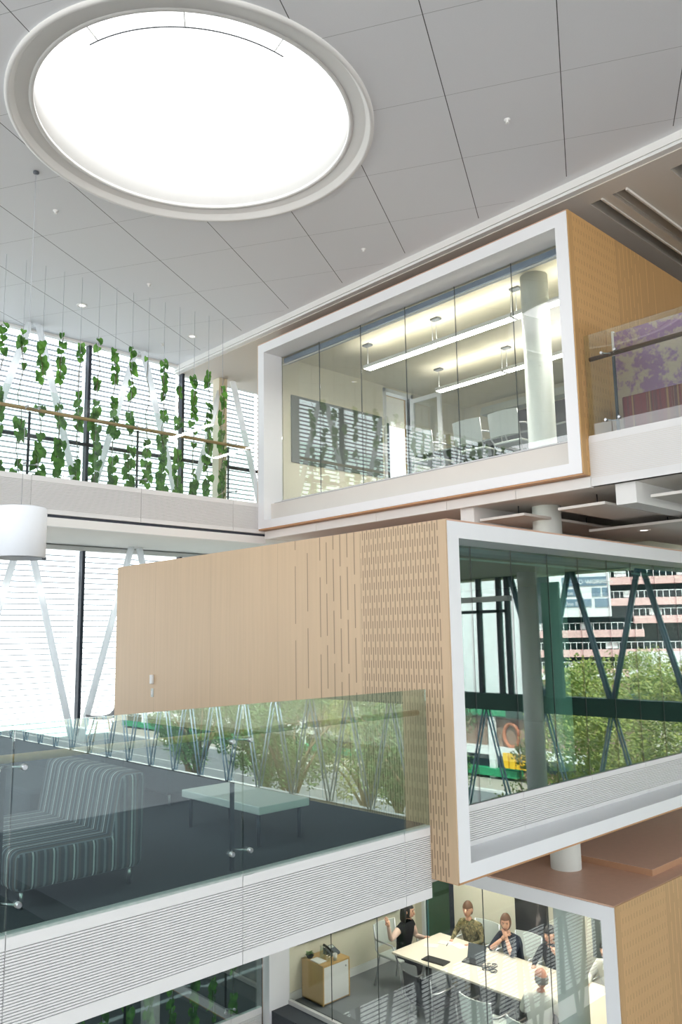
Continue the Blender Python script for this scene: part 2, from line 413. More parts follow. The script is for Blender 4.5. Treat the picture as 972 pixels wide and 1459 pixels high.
# office ceiling with two long recesses
m = MB()
for a, b, y0, y1 in ((7.64, 7.92, -9, 12.4), (7.92, 19, -9, 3.1), (7.92, 19, 3.3, 3.77), (7.92, 19, 3.955, 4.08), (7.92, 19, 4.225, 12.4)): m.box(a, b, y0, y1, 6.32, 6.36)
struct(m.build('ceiling.001', 'officeceil'))
m = MB()
for y0, y1 in ((3.1, 3.3), (4.08, 4.225)):
    m.box(7.9, 19, y0-.02, y0, 6.3, 6.62); m.box(7.9, 19, y1, y1+.02, 6.36, 6.62); m.box(7.9, 19, y0, y1, 6.62, 6.64)
m.box(7.9, 19, 3.77, 3.79, 6.29, 6.5); m.box(7.9, 19, 3.935, 3.955, 6.36, 6.5); m.prism([(3.77, 6.5), (3.955, 6.5), (3.86, 6.56)], 'x', 7.9, 19)
struct(m.build('trim_2', 'soffit'))
# upper floor (z 3.6): two wings round the atrium void
m = MB(); m.box(7.64, 19, -9, 9.8, 3.06, 3.58); m.box(-7, 19, 9.84, 12.35, 3.06, 3.58); struct(m.build('floor.001', ['soffit']))
m = MB(); m.box(7.7, 19, -9, 9.8, 3.58, 3.6); m.box(-7, 19, 9.86, 12.35, 3.58, 3.6); struct(m.build('floor.002', 'carpet'))
# middle floor
m = MB(); m.box(-7, 5.34, 4.70, 12.3, -.5, -.02); m.box(5.34, 19, 4.75, 12.3, -.5, -.45); m.box(5.36, 17.9, 10.12, 12.3, -.45, -.02); struct(m.build('floor.003', 'soffit'))
m = MB(); m.box(-7, 5.33, 4.70, 12.3, -.02, 0); m.box(5.33, 17.9, 10.12, 12.3, -.02, 0); struct(m.build('floor', 'carpet'))
# lower floor and ground
m = MB(); m.box(7.62, 18, -44, 9.8, -4.1, -3.62); m.box(-7, 18, 9.84, 12.3, -4.1, -3.62); struct(m.build('floor.004', 'darkcarpet'))
m = MB(); m.box(7.62, 18, -44, 9.8, -3.62, -3.6); m.box(-7, 18, 9.86, 12.3, -3.62, -3.6); struct(m.build('floor.005', 'darkcarpet'))
m = MB(); m.box(-7, 18, -44, 12.3, -8.3, -8.0); struct(m.build('floor.006', 'darkcarpet'))
m = MB(); m.box(-7.2, -7, -9, 12.3, -8, 2.2); struct(m.build('wall_left_light_block', 'soffit'))  # unseen wall added to cut side light on the lower levels
m = MB(); m.box(-7, 5.8, -9.2, -9, -8, 2.2); struct(m.build('wall_back_light_block', 'soffit'))  # unseen wall added behind the camera, blocks low light only

def grooved(m, axis, a, b, z0, z1, face, back, g0, g1, n):
    """white panel with n fine horizontal grooves between heights g0..g1; face/back: depth of front and rear"""
    s = 1 if back > face else -1
    pts = [(back, z0), (face, z0), (face, g0)]
    p = (g1-g0)/n
    for i in range(n):
        z = g0+i*p
        pts += [(face, z+p*.62), (face+s*.016, z+p*.64), (face+s*.016, z+p*.97), (face, z+p)]
    pts += [(face, z1), (back, z1)]
    return m.prism(pts, axis, a, b)

def spandrel(name, axis, cuts, z0, z1, face, back, g0, g1, n):
    e = estruct(name)
    for a, b in zip(cuts, cuts[1:]):
        grooved(MB(), axis, a+.003, b-.003, z0, z1, face, back, g0, g1, n).build('panel', 'spandrel', e)
    return e
# balcony edge (middle level), bridge edge (upper level), upper right edge, lower bridge edge
spandrel('trim_3', 'x', [-6.3, -4.55, -2.95, -1.35, .25, 1.85, 3.42, 5.02, 5.335], -.57, -.005, 4.64, 4.7, -.50, -.085, 26)
e = estruct('trim_4')
for a, b in zip([-5.2, -3.67, -2.14, -.61, .92, 2.45, 3.98, 5.5, 7.03], [-3.67, -2.14, -.61, .92, 2.45, 3.98, 5.5, 7.03, 7.64]):
    grooved(MB(), 'x', a+.003, b-.003, 3.13, 3.6, 9.8, 9.86, 3.18, 3.53, 18).build('panel', 'spandrel', e)
MB().box(-7, 7.64, 9.815, 9.86, 3.09, 3.125).build('recess', 'mull', e)
MB().box(-7, 7.64, 9.8, 9.87, 2.98, 3.09).build('lower_strip', 'white', e)
e = estruct('trim_5')
for a, b in zip([-7.4, -5.9, -4.4, -2.9, -1.4, .1, 1.6, 3.1], [-5.9, -4.4, -2.9, -1.4, .1, 1.6, 3.1, 4.27]):
    grooved(MB(), 'y', a+.003, b-.003, 3.06, 3.6, 7.635, 7.7, 3.14, 3.52, 20).build('panel', 'spandrel', e)
for a, b in zip([4.27, 5.2, 6.2, 7.4, 8.6], [5.2, 6.2, 7.4, 8.6, 9.79]): MB().box(7.615, 7.68, a+.003, b-.003, 3.05, 3.16).build('edge_strip', 'white', e)
spandrel('trim_6', 'x', [-5.2, -3.67, -2.14, -.61, .92, 2.45, 3.98, 5.5, 7.03, 7.56], -4.13, -3.57, 9.8, 9.86, -4.05, -3.66, 20)

# ------------------------------------------------------------------ meeting pods
ZB, ZT, L = -.42, 2.53, 5.54
def pod(label, kind, x0, y0, z0, wmat, depth, joints, glassmat, L=L):
    """kind 'C': front faces -x, runs along +y.  kind 'A': front faces -y, runs along +x."""
    def P(u, v): return (x0+v, y0+u) if kind == 'C' else (x0+u, y0+v)
    def B(mb, u0, u1, v0, v1, a, b, mi=0):
        p, q = P(u0, v0), P(u1, v1)
        return mb.box(min(p[0], q[0]), max(p[0], q[0]), min(p[1], q[1]), max(p[1], q[1]), z0+a, z0+b, mi)
    r = thing('meeting_pod', (*P(L/2, 0), z0+ZB), label, 'meeting pod')
    o0, o1, oz0, oz1, dp = .16, L-.16, -.285, 2.375, .37
    m = MB(); e = .012
    B(m, e, L-e, 0, dp, ZB+e, oz0); B(m, e, L-e, 0, dp, oz1, ZT-e); B(m, e, o0, 0, dp, oz0, oz1); B(m, o1, L-e, 0, dp, oz0, oz1)
    m.build('white_frame', 'frame', r)
    m = MB(); B(m, -.004, e-.001, .006, depth, ZB, ZT); m.build('slotted_side', wmat, r)
    m = MB()
    if z0 > 3: B(m, L-e+.001, L+.004, .006, 2.75, ZB, ZT); B(m, L-e+.001, L+.004, 3.42, depth, ZB, ZT); B(m, L-e+.001, L+.004, 2.75, 3.42, 2.28, ZT); B(m, L-e+.001, L+.004, 2.75, 3.42, ZB, -.02)
    else: B(m, L-e+.001, L+.004, .006, depth, ZB, ZT)
    m.build('far_side', 'wood', r)
    m = MB(); B(m, 0, L, .006, depth, ZB-.006, ZB+e-.001); m.build('underside', 'wood_under', r)
    m = MB(); B(m, e, L-e, .006, depth, ZT-e+.001, ZT+.004); m.build('roof_board', 'roof', r)
    # floor, lid and linings behind the frame
    m = MB(); B(m, e, L-e, dp, depth, ZB+e, -.03); m.build('floor_slab', 'white', r)
    m = MB(); B(m, o0-.04, o1+.04, dp+.12, depth-.1, -.03, .004); m.build('carpet', 'midcarpet', r)
    m = MB(); B(m, e, L-e, dp, depth, 2.4, ZT-e); m.build('ceiling_lining', 'cream', r)
    m = MB(); B(m, e, .1, dp, depth, -.03, 2.4); m.build('side_lining', 'cream', r)
    # grooved panel below the glass
    vs = dp-.03
    cuts = [o0]+[j for i, j in enumerate(joints) if i % 2 == 1]+[o1]
    for a, b in zip(cuts, cuts[1:]):
        p, q = P(a+.003, 0), P(b-.003, 0)
        i = 1 if kind == 'C' else 0
        dpos = P(0, vs)[0 if kind == 'C' else 1]
        grooved(MB(), 'y' if kind == 'C' else 'x', min(p[i], q[i]), max(p[i], q[i]), z0+oz0, z0+.055, dpos, dpos+.05, z0+oz0+.03, z0+.0, 14).build('grooved_panel', 'spandrel', r)
    # panes with open joints
    js = [o0]+joints+[o1]
    for a, b in zip(js, js[1:]):
        m = MB(); B(m, a+.003, b-.003, dp-.012, dp, .055, oz1); m.build('glass_pane', glassmat, r)
    for j in joints:
        m = MB(); B(m, j-.003, j+.003, dp-.012, dp-.001, .055, oz1); m.build('glass_joint', 'joint', r)
    m = MB(); B(m, o0, o1, dp+.04, dp+.14, 2.29, 2.365); m.build('head_channel', 'bluemetal', r)
    m = MB(); B(m, o0, o1, dp+.02, dp+.04, 2.245, 2.262); m.build('blind_rail', 'white', r)
    return r, B
CJ = [1.0, 1.87, 2.73, 3.59, 4.48]
AJ = [.78, 1.43, 2.08, 2.69, 3.32, 3.89, 4.48, 5.05, 5.66, 6.28, 6.9]
top, TB = pod('uppermost white-framed glass box under the ceiling with lit lamps inside', 'C', 7.5, 4.28, 3.6, 'wood_top', 5.4, CJ, 'podglass')
mid, MBx = pod('middle white-framed glass box with a long slotted oak side, reflecting trees', 'A', 5.34, 4.36, 0, 'wood_mid', 5.74, AJ, 'darkglass', 7.4)
low, LB = pod('lowest white-framed glass box with people meeting inside and a brown roof', 'C', 7.58, 4.28, -3.6, 'wood_low', 5.5, CJ, 'lowglass')
# lining of the far walls
# upper pod: far wall in the y direction has a doorway, back wall at x 12
m = MB(); m.box(7.9, 10.25, 9.68, 9.76, 3.57, 6.0); m.box(10.92, 12.6, 9.68, 9.76, 3.57, 6.0); m.box(10.25, 10.92, 9.68, 9.76, 5.9, 6.0); m.build('far_lining', 'cream', top)
m = MB(); m.box(12.55, 12.65, 4.38, 9.76, 3.57, 6.0); m.build('back_wall', 'cream', top)
# middle pod
m = MB(); m.box(5.44, 12.7, 9.95, 10.05, -.03, 2.4); m.build('back_wall', 'dkteal', mid)
m = MB(); m.box(12.6, 12.7, 4.75, 9.95, -.03, 2.4); m.build('far_lining', 'dkteal', mid)
# lower pod
m = MB(); m.box(7.97, 10.7, 9.70, 9.78, -3.63, -1.2); m.build('far_lining', 'cream', low)
m = MB(); m.box(10.7, 10.8, 4.38, 8.86, -3.63, -1.2); m.box(10.7, 10.8, 9.5, 9.78, -3.63, -1.2); m.build('back_wall', 'cream', low)
MB().box(10.72, 10.735, 8.95, 9.48, -3.57, -1.25).build('door_pane', 'teal', low)
MB().box(10.69, 10.77, 8.86, 8.95, -3.6, -1.2).build('door_post', 'mull', low)
MB().box(10.68, 10.79, 9.48, 9.54, -3.6, -1.2).build('door_jamb', 'white', low)
# raised board on the lower roof
t = MB(); t.box(8.77, 12.9, 4.48, 7.6, -1.066, -1.0, 1); t.box(8.77, 12.9, 4.478, 7.6, -1.0, -.997, 0)
tag(t.build('roof_board', ['roof', 'roofedge']), 'raised brown board lying on the roof of the lowest glass box', 'board')
# ------------------------------------------------------------------ round column through all levels
m = MB(); m.lathe((8.43, 5.33, -8), [(.17, 0), (.17, 14.3)], 40)
c = m.build('column', 'col'); struct(c)

# ------------------------------------------------------------------ balustrades
def balustrade(label, axis, at, z, joints, inward, rail=.9, glassmat='balglass', h_=1.1, bot=-.02, posts=None, group=None, railmat='wood'):
    """glass on the line at=const; joints: positions along; inward: +1/-1 side of the floor"""
    mid_ = (joints[0]+joints[-1])/2
    r = thing('glass_balustrade', (mid_, at, z) if axis == 'x' else (at, mid_, z), label, 'balustrade', group)
    def bx(m, a0, a1, d0, d1, z0, z1):
        lo, hi = sorted((at+inward*d0, at+inward*d1))
        return m.box(a0, a1, lo, hi, z0, z1) if axis == 'x' else m.box(lo, hi, a0, a1, z0, z1)
    def pt(a, d, zz_): return (a, at+inward*d, zz_) if axis == 'x' else (at+inward*d, a, zz_)
    for a, b in zip(joints, joints[1:]):
        bx(MB(), a+.004, b-.004, 0, .012, z+bot, z+h_).build('glass_panel', glassmat, r)
    ps = joints[1:-1] if posts is None else posts
    for a in ps:
        post = bx(MB(), a-.03, a+.0, .10, .112, z+.0, z+rail-.03).build('post', 'darkmetal', r)
        for zc in (.135, .86 if rail > .8 else rail-.05):
            m = MB()
            for s in (-.09, .06):
                m.tube([pt(a+s, -.018, z+zc), pt(a+s, -.014, z+zc), pt(a+s, .012, z+zc)], [.014, .017, .017], 12)
                m.tube([pt(a+s, .0, z+zc), pt(a-.015, .105, z+zc)], .007, 8)
            m.build('clamp', 'steel', post)
    m = MB(); m.tube([pt(joints[0], .10, z+rail), pt(joints[-1]-.005, .10, z+rail)], .024, 12); m.build('handrail', railmat, r)
    return r
balustrade('long green-tinted glass balustrade along the balcony, striped sofa behind it', 'x', 4.64, 0, [-4.55, -2.95, -1.35, .25, 1.85, 3.42, 5.33], 1, posts=[.25, 1.85, 3.42])
m = MB()
balustrade('clear glass balustrade with hanging vines behind it on the upper bridge', 'x', 9.805, 3.6, [-3.67, -2.14, -.61, .92, 2.45, 3.98, 5.5, 7.03, 7.42], 1, rail=.86, glassmat='glass')
br = balustrade('clear glass balustrade before the painted purple reflection panel, beside the uppermost glass box', 'y', 7.64, 3.6, [-4.4, -2.9, -1.4, .1, 2.05, 4.0, 4.26], 1, rail=.86, glassmat='glass', posts=[.1, 2.05, 4.0], railmat='darkwood')
r = thing('reflection_panel', (8.3, 2.6, 3.6), 'purple panel with a painted tree reflection behind the upper glass', 'screen')  # added panel carrying the painted reflection of the upper glass
MB().box(8.29, 8.31, 1.0, 4.245, 3.68, 4.90).build('panel', 'painted_reflection', r)
MB().box(8.28, 8.32, 4.245, 4.27, 3.6, 4.92).build('edge_strip', 'white', r)
for yy in (1.4, 3.9): MB().rbox(8.2, 8.4, yy-.03, yy+.03, 3.6, 3.68, .01, 2).build('foot', 'darkmetal', r)
balustrade('low glass balustrade on the bottom bridge below the balcony', 'x', 9.805, -3.6, [-3.67, -2.14, -.61, .92, 2.45, 3.98, 5.5, 7.03, 7.56], 1, rail=.9, glassmat='balglass')
t = MB(); t.rbox(7.85, 8.2, 2.2, 3.98, 3.6, 4.0, .015, 2); tag(t.build('storage_bench', 'redslat'), 'dark red striped bench in front of the painted purple reflection panel on the upper floor', 'bench')

# ------------------------------------------------------------------ window wall on the far side (y 12.3)
MX = [5.87+1.8*k for k in range(-7, 5)]
def winlevel(name, z0, z1, rail=None, xs=MX):
    e = estruct(name, (0, 12.3, 0))
    MB().box(xs[0], xs[-1], 12.25, 12.35, z0-.1, z0).build('sill', 'white', e)
    MB().box(xs[0], xs[-1], 12.25, 12.35, z1, z1+.07).build('head', 'white', e)
    for a in xs: MB().box(a-.025, a+.025, 12.24, 12.36, z0, z1).build('mullion', 'mull', e)
    if rail: MB().box(xs[0], xs[-1], 12.24, 12.29, rail-.025, rail+.025).build('transom', 'mull', e)
    for a, b in zip(xs, xs[1:]):
        MB().box(a+.025, b-.025, 12.295, 12.305, z0, z1).build('pane', 'winglass', e)
        m = MB(); z = z0+.05
        while z < z1-.03:
            m.obox(((a+b)/2, 12.46, z), b-a-.06, .052, .005, (math.radians(-12), 0, 0)); z += .086
        m.build('louvre', 'louvre', e)
    return e
winlevel('window_1', 3.72, 6.42, 4.72)
winlevel('window_2', .1, 2.98)
winlevel('window_3', -7.4, -.6, -3.6)
m = MB(); m.box(-7, 19, 12.25, 12.4, 3.06, 3.62); struct(m.build('trim_7', 'white'))
m = MB(); m.box(-7, 19, 12.25, 12.4, -.5, 0); struct(m.build('trim_8', 'white'))
m = MB(); m.box(8.28, 8.46, 12.0, 12.2, 3.6, 6.46); struct(m.build('trim_9', 'cream'))
# white diagonal braces standing behind that window wall
def zigzag(e, x0, n, pitch, y, z0, z1, mat, r, along='x', k0=0):
    for k in range(k0, k0+n):
        a = x0+k*pitch
        for s in (-1, 1):
            p, q = (a+s*.05, y, z0), (a+s*pitch*.46, y, z1)
            if along == 'y': p, q = (y, p[0], z0), (y, q[0], z1)
            MB().tube([p, q], r, 8).build('brace', mat, e)
e = estruct('trim_10'); zigzag(e, 5.75, 9, 1.84, 12.05, 0, 3.06, 'brace', .055, k0=-6)
e = estruct('trim_11'); zigzag(e, 5.75, 9, 1.84, 12.05, 3.6, 6.46, 'brace', .055, k0=-6)
e = estruct('trim_12'); zigzag(e, 5.75, 9, 1.84, 12.05, -7.9, -3.9, 'brace', .055, k0=-6)

# ------------------------------------------------------------------ glass front to the street (x 18), seen by reflection
e = estruct('window_4', (18, -10, 0))
for z0, z1 in ((-.42, 0), (3.06, 3.6), (-4.1, -3.6)): MB().box(17.9, 18.2, -44, 4.4, z0, z1).build('slab_edge', 'dkgreen' if z0 > -1 and z0 < 1 else 'white', e)
def strut(k, z0, z1, flip):
    y = -4.17+1.84*k; a, b = (z1, z0) if flip else (z0, z1)
    for s in (-1, 1):
        for dx in (0, .14):
            MB().tube([(18+dx, y+s*.05, a), (18+dx, y+s*.87, b)], .028 if flip else .045, 6).build('brace', 'bluebrace', e)
for k in range(1, 5): strut(k, 0, 3.06, False)
for k in range(-20, 5): strut(k, -3.6, -.42, True)
for y in (-3.3, -3.57, -4.23, -5.0, -6.4, -7.8, -9.0): MB().box(17.95, 18.1, y-.05, y+.05, 0, 3.06).build('mullion', 'mull', e)
MB().box(17.95, 18.1, -9, -3.3, 2.12, 2.2).build('transom', 'mull', e)
MB().box(17.9, 18.1, -9, -3.2, 2.42, 2.56).build('head_strip', 'white', e)
MB().box(18.05, 18.06, -44, 4.4, -3.6, 3.06).build('pane', 'winglass', e)
m = MB(); m.box(17.5, 17.62, -1.92, -1.45, 0, 2.8); struct(m.build('wall_right', 'dkteal'))
m = MB(); m.lathe((17.2, -2.1, -3.6), [(.24, 0), (.24, 6.66)], 28); struct(m.build('column.001', 'col'))

# ------------------------------------------------------------------ hanging vines
def leaf_mesh(m, c, size, d, nrm):
    """heart-shaped leaf: tip along d, slightly folded"""
    d = d.normalized(); s = d.cross(nrm).normalized(); n2 = s.cross(d)
    pts = [(0, -.35, 0), (.42, -.5, .06), (.52, -.1, .1), (.36, .3, .06), (0, .75, -.06), (-.36, .3, .06), (-.52, -.1, .1), (-.42, -.5, .06)]
    vs = [m.b.verts.new(c+(s*a+d*b+n2*e_)*size) for a, b, e_ in pts]; ctr = m.b.verts.new(c+d*(.1*size))
    for i in range(8):
        f = m.b.faces.new((vs[i], vs[(i+1) % 8], ctr)); f.smooth = True
VT = [5.52, 5.48, 5.39, 5.54, 5.48, 5.58, 5.53, 5.61, 5.54, 5.56, 5.23, 5.42, 5.52, 5.37]
DENS = [.8, .42, .9, .8, .8, 1, 1, .9, .35, 1, .8, .85, .9, 1]
def vine(x, zt, dens, label, seed, fl=3.6):
    zt += 3.6-fl if fl != 3.6 else 0; q = random.Random(seed); y = 9.98
    r = thing('hanging_vine', (x, y, 3.6), label, 'vine', 'climbing vines on wires along the upper bridge')
    MB().tube([(x, y, 3.62), (x, y, 6.46)], .0035, 5).build('wire', 'wire', r)
    m = MB(); pts = []
    for k in range(26):
        z = 3.62+(zt-3.62)*k/25
        pts.append((x+.02*math.sin(z*9+seed)+q.uniform(-.012, .012), y+.02*math.cos(z*8), z))
    m.tube(pts, .005, 5); m.build('stem', 'leafstem', r)
    m = MB(); z = zt
    gaps = [(q.uniform(3.9, zt-.2), q.uniform(.05, .16)) for _ in range(int(4*(1.3-dens)*1.6)+1)]
    while z > 3.58:
        if not any(abs(z-a) < w for a, w in gaps):
            low_ = 1.25 if z < 4.5 else 1.0
            for _ in range(1 if q.random() < .55 else 2):
                an = q.uniform(0, 2*PI); rad = q.uniform(.01, .05*low_)
                c = Vector((x+rad*math.cos(an), y+rad*.8*math.sin(an), z+q.uniform(-.03, .03)))
                d = Vector((math.cos(an)*.5+q.uniform(-.3, .3), math.sin(an)*.5, -1+q.uniform(-.3, .4)))
                nr = Vector((q.uniform(-.5, .5), -1, q.uniform(-.2, .6)))
                leaf_mesh(m, c, q.uniform(.07, .11)*low_, d, nr)
        z -= q.uniform(.04, .085)/(.55+.5*dens)/(1.15 if z < 4.5 else 1)
    m.build('foliage', 'leaf', r)
    r.location.z = fl
NTH = ['first', 'second', 'third', 'fourth', 'fifth', 'sixth', 'seventh', 'eighth', 'ninth', 'tenth', 'eleventh', 'twelfth', 'thirteenth', 'last']
for i in range(14):
    j = 13-i
    d = 'sparse' if DENS[i] < .5 else ('dense' if DENS[i] >= .95 else 'leafy')
    w = 'nearest the uppermost white box' if j == 0 else '%s out from the uppermost white box' % NTH[j]
    vine(3.61+.257*i, VT[i], DENS[i], '%s vine behind the bridge glass, %s' % (d, w), 100+i)
for i in range(1, 15):
    x = 3.61-.257*i
    o = vine(x, 5.35+.25*rnd.random(), .8, 'green vine on a wire beyond the picture edge, seen only in reflection', 200+i)

for i in range(9):
    vine(7.2-.33*i, -.75, .7, 'vine on the lowest bridge glass below the balcony, %s from the white frame' % NTH[i], 300+i, -3.6)

# ------------------------------------------------------------------ ceiling fittings
def downlight(x, y, z, label, lit=True):
    r = thing('downlight' if lit else 'ceiling_sensor', (x, y, z), label, 'downlight' if lit else 'sensor')
    if lit:
        MB().lathe((x, y, z), [(.045, -.004), (.075, -.008), (.078, 0), (.045, .002)], 24, closed=True).build('trim_ring', 'white', r)
        MB().lathe((x, y, z-.004), [(.046, 0), (.001, .001)], 24).build('lens', 'downlight', r)
    else:
        MB().lathe((x, y, z), [(.03, 0), (.03, -.008), (.012, -.016), (.012, -.03), (.02, -.034), (.001, -.036)], 16).build('body', 'white', r)
downlight(5.06, 10.88, 6.46, 'lit round ceiling downlight above the middle of the vines')
downlight(6.97, 10.88, 6.46, 'lit round ceiling downlight close to the cornice corner')
for x, y, l in ((3.62, 8.55, 'small ceiling sprinkler beside the round skylight above the vines'), (5.43, 9.59, 'small ceiling sprinkler between skylight and the lit downlights'),
                (6.13, 4.07, 'small ceiling sprinkler on the grey tiles far from the windows'), (6.95, 6.87, 'small ceiling sprinkler near the cornice over the uppermost box'), (6.79, 11.5, 'small ceiling sprinkler above the far window corner')):
    downlight(x, y, 6.46, l, False)
# drum pendant
r = thing('pendant_lamp', (3.13, 7.93, 2.35), 'white drum pendant lamp on a thin cable at the picture edge', 'lamp')
MB().lathe((3.13, 7.93, 2.36), [(.235, 0), (.245, .01), (.245, .49), (.235, .5), (.23, .49), (.23, .01)], 48, closed=True).build('shade', 'shade', r)
MB().lathe((3.13, 7.93, 2.40), [(.229, 0), (.1, .004), (.001, .006)], 40).build('diffuser', 'shade', r)
MB().tube([(3.13, 7.93, 2.85), (3.13, 7.93, 6.44)], .003, 5).build('cable', 'wire', r)
MB().lathe((3.13, 7.93, 6.46), [(.03, 0), (.03, -.02), (.004, -.03)], 16).build('ceiling_rose', 'grey', r)
MB().lathe((3.33, 7.81, 2.365), [(.001, -.02), (.02, -.015), (.02, .01), (.001, .012)], 12).build('knob', 'grey', r)

# ceiling pieces under the upper floor
def hung(label, x0, x1, y0, y1, z):
    r = thing('ceiling_raft', ((x0+x1)/2, (y0+y1)/2, z), label, 'ceiling panel')
    MB().box(x0, x1, y0, y1, z, z+.03).build('board', 'soffit', r)
    for xx in (x0+.35, x0+1.9):
        MB().tube([(xx, (y0+y1)/2, z+.03), (xx, (y0+y1)/2, 3.06)], .006, 6).build('rod', 'darkmetal', r)
hung('white floating ceiling panel left of the round column above the middle box', 7.76, 11.5, 5.2, 5.82, 2.88)
hung('white floating ceiling panel just past the round column above the middle box', 7.76, 12.5, 4.2, 4.76, 2.88)
hung('white floating ceiling panel below the upper balustrade at the picture edge', 7.76, 12.5, 3.0, 3.7, 2.88)
hung('lower brown ceiling panel with downlights above the middle box', 8.9, 13, 3.4, 5.05, 2.76)
for x, y in ((9.3, 4.55), (10.1, 3.9)): downlight(x, y, 2.76, 'small downlight in the lower ceiling panel %s' % ('beside the round column' if x < 9.7 else 'far from the column'), True)
m = MB(); m.box(7.7, 19, 3.82, 4.04, 2.84, 3.06); struct(m.build('beam', 'white'))
m = MB(); m.box(7.7, 19, 5.86, 6.06, 2.86, 3.06); struct(m.build('beam.001', 'white'))

# ------------------------------------------------------------------ furniture kinds
def make_chair(loc, rz, label, seatm='mesh', backm='mesh', arms=True):
    """visitor chair facing +y, steel legs, curved mesh back"""
    r = thing('meeting_chair', (0, 0, 0), label, 'chair')
    MB().rbox(-.23, .23, -.22, .23, .43, .465, .015, 2).build('seat', seatm, r)
    m = MB(); n = 8
    for k in range(n):
        a, b = -.23+.46*k/n, -.23+.46*(k+1)/n
        c = lambda q: -.25-.05*(1-(q/.23)**2)
        vs = [(a, c(a), .52), (b, c(b), .52), (b, c(b)-.05, .84), (a, c(a)-.05, .84), (a, c(a)-.018, .52), (b, c(b)-.018, .52), (b, c(b)-.068, .84), (a, c(a)-.068, .84)]
        m.poly(vs, [(0, 1, 2, 3), (5, 4, 7, 6), (3, 2, 6, 7), (0, 4, 5, 1)])
    m.build('backrest', backm, r)
    for sx in (-1, 1):
        MB().tube([(sx*.21, .2, .435), (sx*.235, .26, .0)], .011, 8).build('leg', 'steel', r)
        MB().tube([(sx*.225, -.3, .84), (sx*.225, -.26, .5), (sx*.21, -.2, .44), (sx*.235, -.3, .0)], .011, 8).build('leg', 'steel', r)
        if arms: MB().tube([(sx*.225, -.27, .66), (sx*.27, -.2, .66), (sx*.27, .12, .66), (sx*.24, .2, .44)], .012, 8).build('armrest', 'steel', r)
    r.location = loc; r.rotation_euler.z = rz
    return r
def make_table(loc, lx, ly, label, hgt=.73, topm='tabletop'):
    r = thing('meeting_table', loc, label, 'table')
    x, y, z = loc
    t = MB(); t.rbox(x-lx/2, x+lx/2, y-ly/2, y+ly/2, z+hgt-.03, z+hgt, .006, 2); t.build('tabletop', topm, r)
    for sy in (-1, 1):
        for sx in (-1, 1):
            m = MB(); yy = y+sy*(ly/2-.32)
            m.tube([(x+sx*.1, yy, z+hgt-.03), (x+sx*(lx/2-.12), yy+sy*.05, z+.06)], .018, 8)
            m.tube([(x+sx*(lx/2-.12), yy+sy*.05-.02, z+.03), (x+sx*(lx/2-.12), yy+sy*.05+.02, z+.03)], .03, 10)
            m.build('leg', 'steel', r)
        MB().box(x-.25, x+.25, y+sy*(ly/2-.32)-.03, y+sy*(ly/2-.32)+.03, z+hgt-.06, z+hgt-.03).build('bracket', 'darkmetal', r)
    return r

# ------------------------------------------------------------------ balcony lounge
def sofa(label, x0, x1, y0, y1, seat, back, bt, mat, z0=.1):
    r = thing('lounge_sofa', ((x0+x1)/2, (y0+y1)/2, 0), label, 'sofa')
    MB().rbox(x0, x1-bt*.55, y0, y1, z0, seat, .05, 4).build('seat', mat, r)
    t = bmesh.new(); bmesh.ops.create_cube(t, size=1)
    for v in t.verts:
        lean = (.1 if v.co.z > 0 else 0)
        v.co = Vector((x1-bt/2+v.co.x*bt*(.72 if v.co.z > 0 else 1)+lean*.6, (y0+y1)/2+v.co.y*(y1-y0), (z0+back)/2+v.co.z*(back-z0)))
    bmesh.ops.bevel(t, geom=t.edges[:], offset=.05, segments=4, profile=.5, affect='EDGES')
    MB().join(t).build('backrest', mat, r)
    for xx in (x0+.07, x1-.07):
        for yy in (y0+.06, y1-.06): MB().tube([(xx, yy, 0), (xx, yy, z0+.02)], .012, 8).build('leg', 'steel', r)
    return r
sofa('striped grey lounge sofa behind the balcony glass', 2.0, 2.84, 4.93, 6.1, .335, .70, .27, 'stripe')
sofa('charcoal sofa further back behind the striped one', 2.75, 3.6, 6.6, 9.0, .38, .62, .3, 'sofagrey')
sofa('charcoal sofa standing along the oak wall of the middle box', 4.2, 5.0, 6.9, 9.2, .38, .6, .28, 'sofagrey')
r = thing('coffee_table', (4.12, 5.6, 0), 'low white coffee table behind the balcony glass', 'coffee table')
MB().rbox(3.87, 4.37, 5.05, 6.12, .24, .30, .008, 2).build('tabletop', 'white', r)
for a in (3.92, 4.32):
    for b in (5.12, 6.05): MB().tube([(a, b, 0), (a, b, .245)], .018, 8).build('leg', 'darkmetal', r)
def shell_chair(loc, rz, label):
    r = thing('shell_chair', (0, 0, 0), label, 'chair')
    m = MB(); prof = [(.22, .46), (.1, .425), (-.1, .42), (-.2, .47), (-.25, .62), (-.28, .82)]; nx = 6
    rows = []
    for y, z in prof:
        rows.append([m.b.verts.new((x*.24, y-.02*abs(x)*0, z+.035*x*x)) for x in [-1+2*k/nx for k in range(nx+1)]])
    for a, b in zip(rows, rows[1:]):
        for k in range(nx): m.b.faces.new((a[k], a[k+1], b[k+1], b[k])).smooth = True
    o = m.build('shell', 'black', r)
    sm = o.modifiers.new('s', 'SOLIDIFY'); sm.thickness = .012; ss = o.modifiers.new('u', 'SUBSURF'); ss.levels = ss.render_levels = 1
    for sx in (-1, 1):
        for sy in (-1, 1): MB().tube([(sx*.12, sy*.1, .42), (sx*.22, sy*.2, 0)], .011, 8).build('leg', 'wood', r)
    r.location = loc; r.rotation_euler.z = rz
    return r
shell_chair((5.7, 11.12, 0), math.radians(75), 'dark moulded shell chair by the window wall, beside the oak wall')
shell_chair((3.75, 10.3, 0), math.radians(200), 'dark moulded shell chair at the picture edge by the window wall')
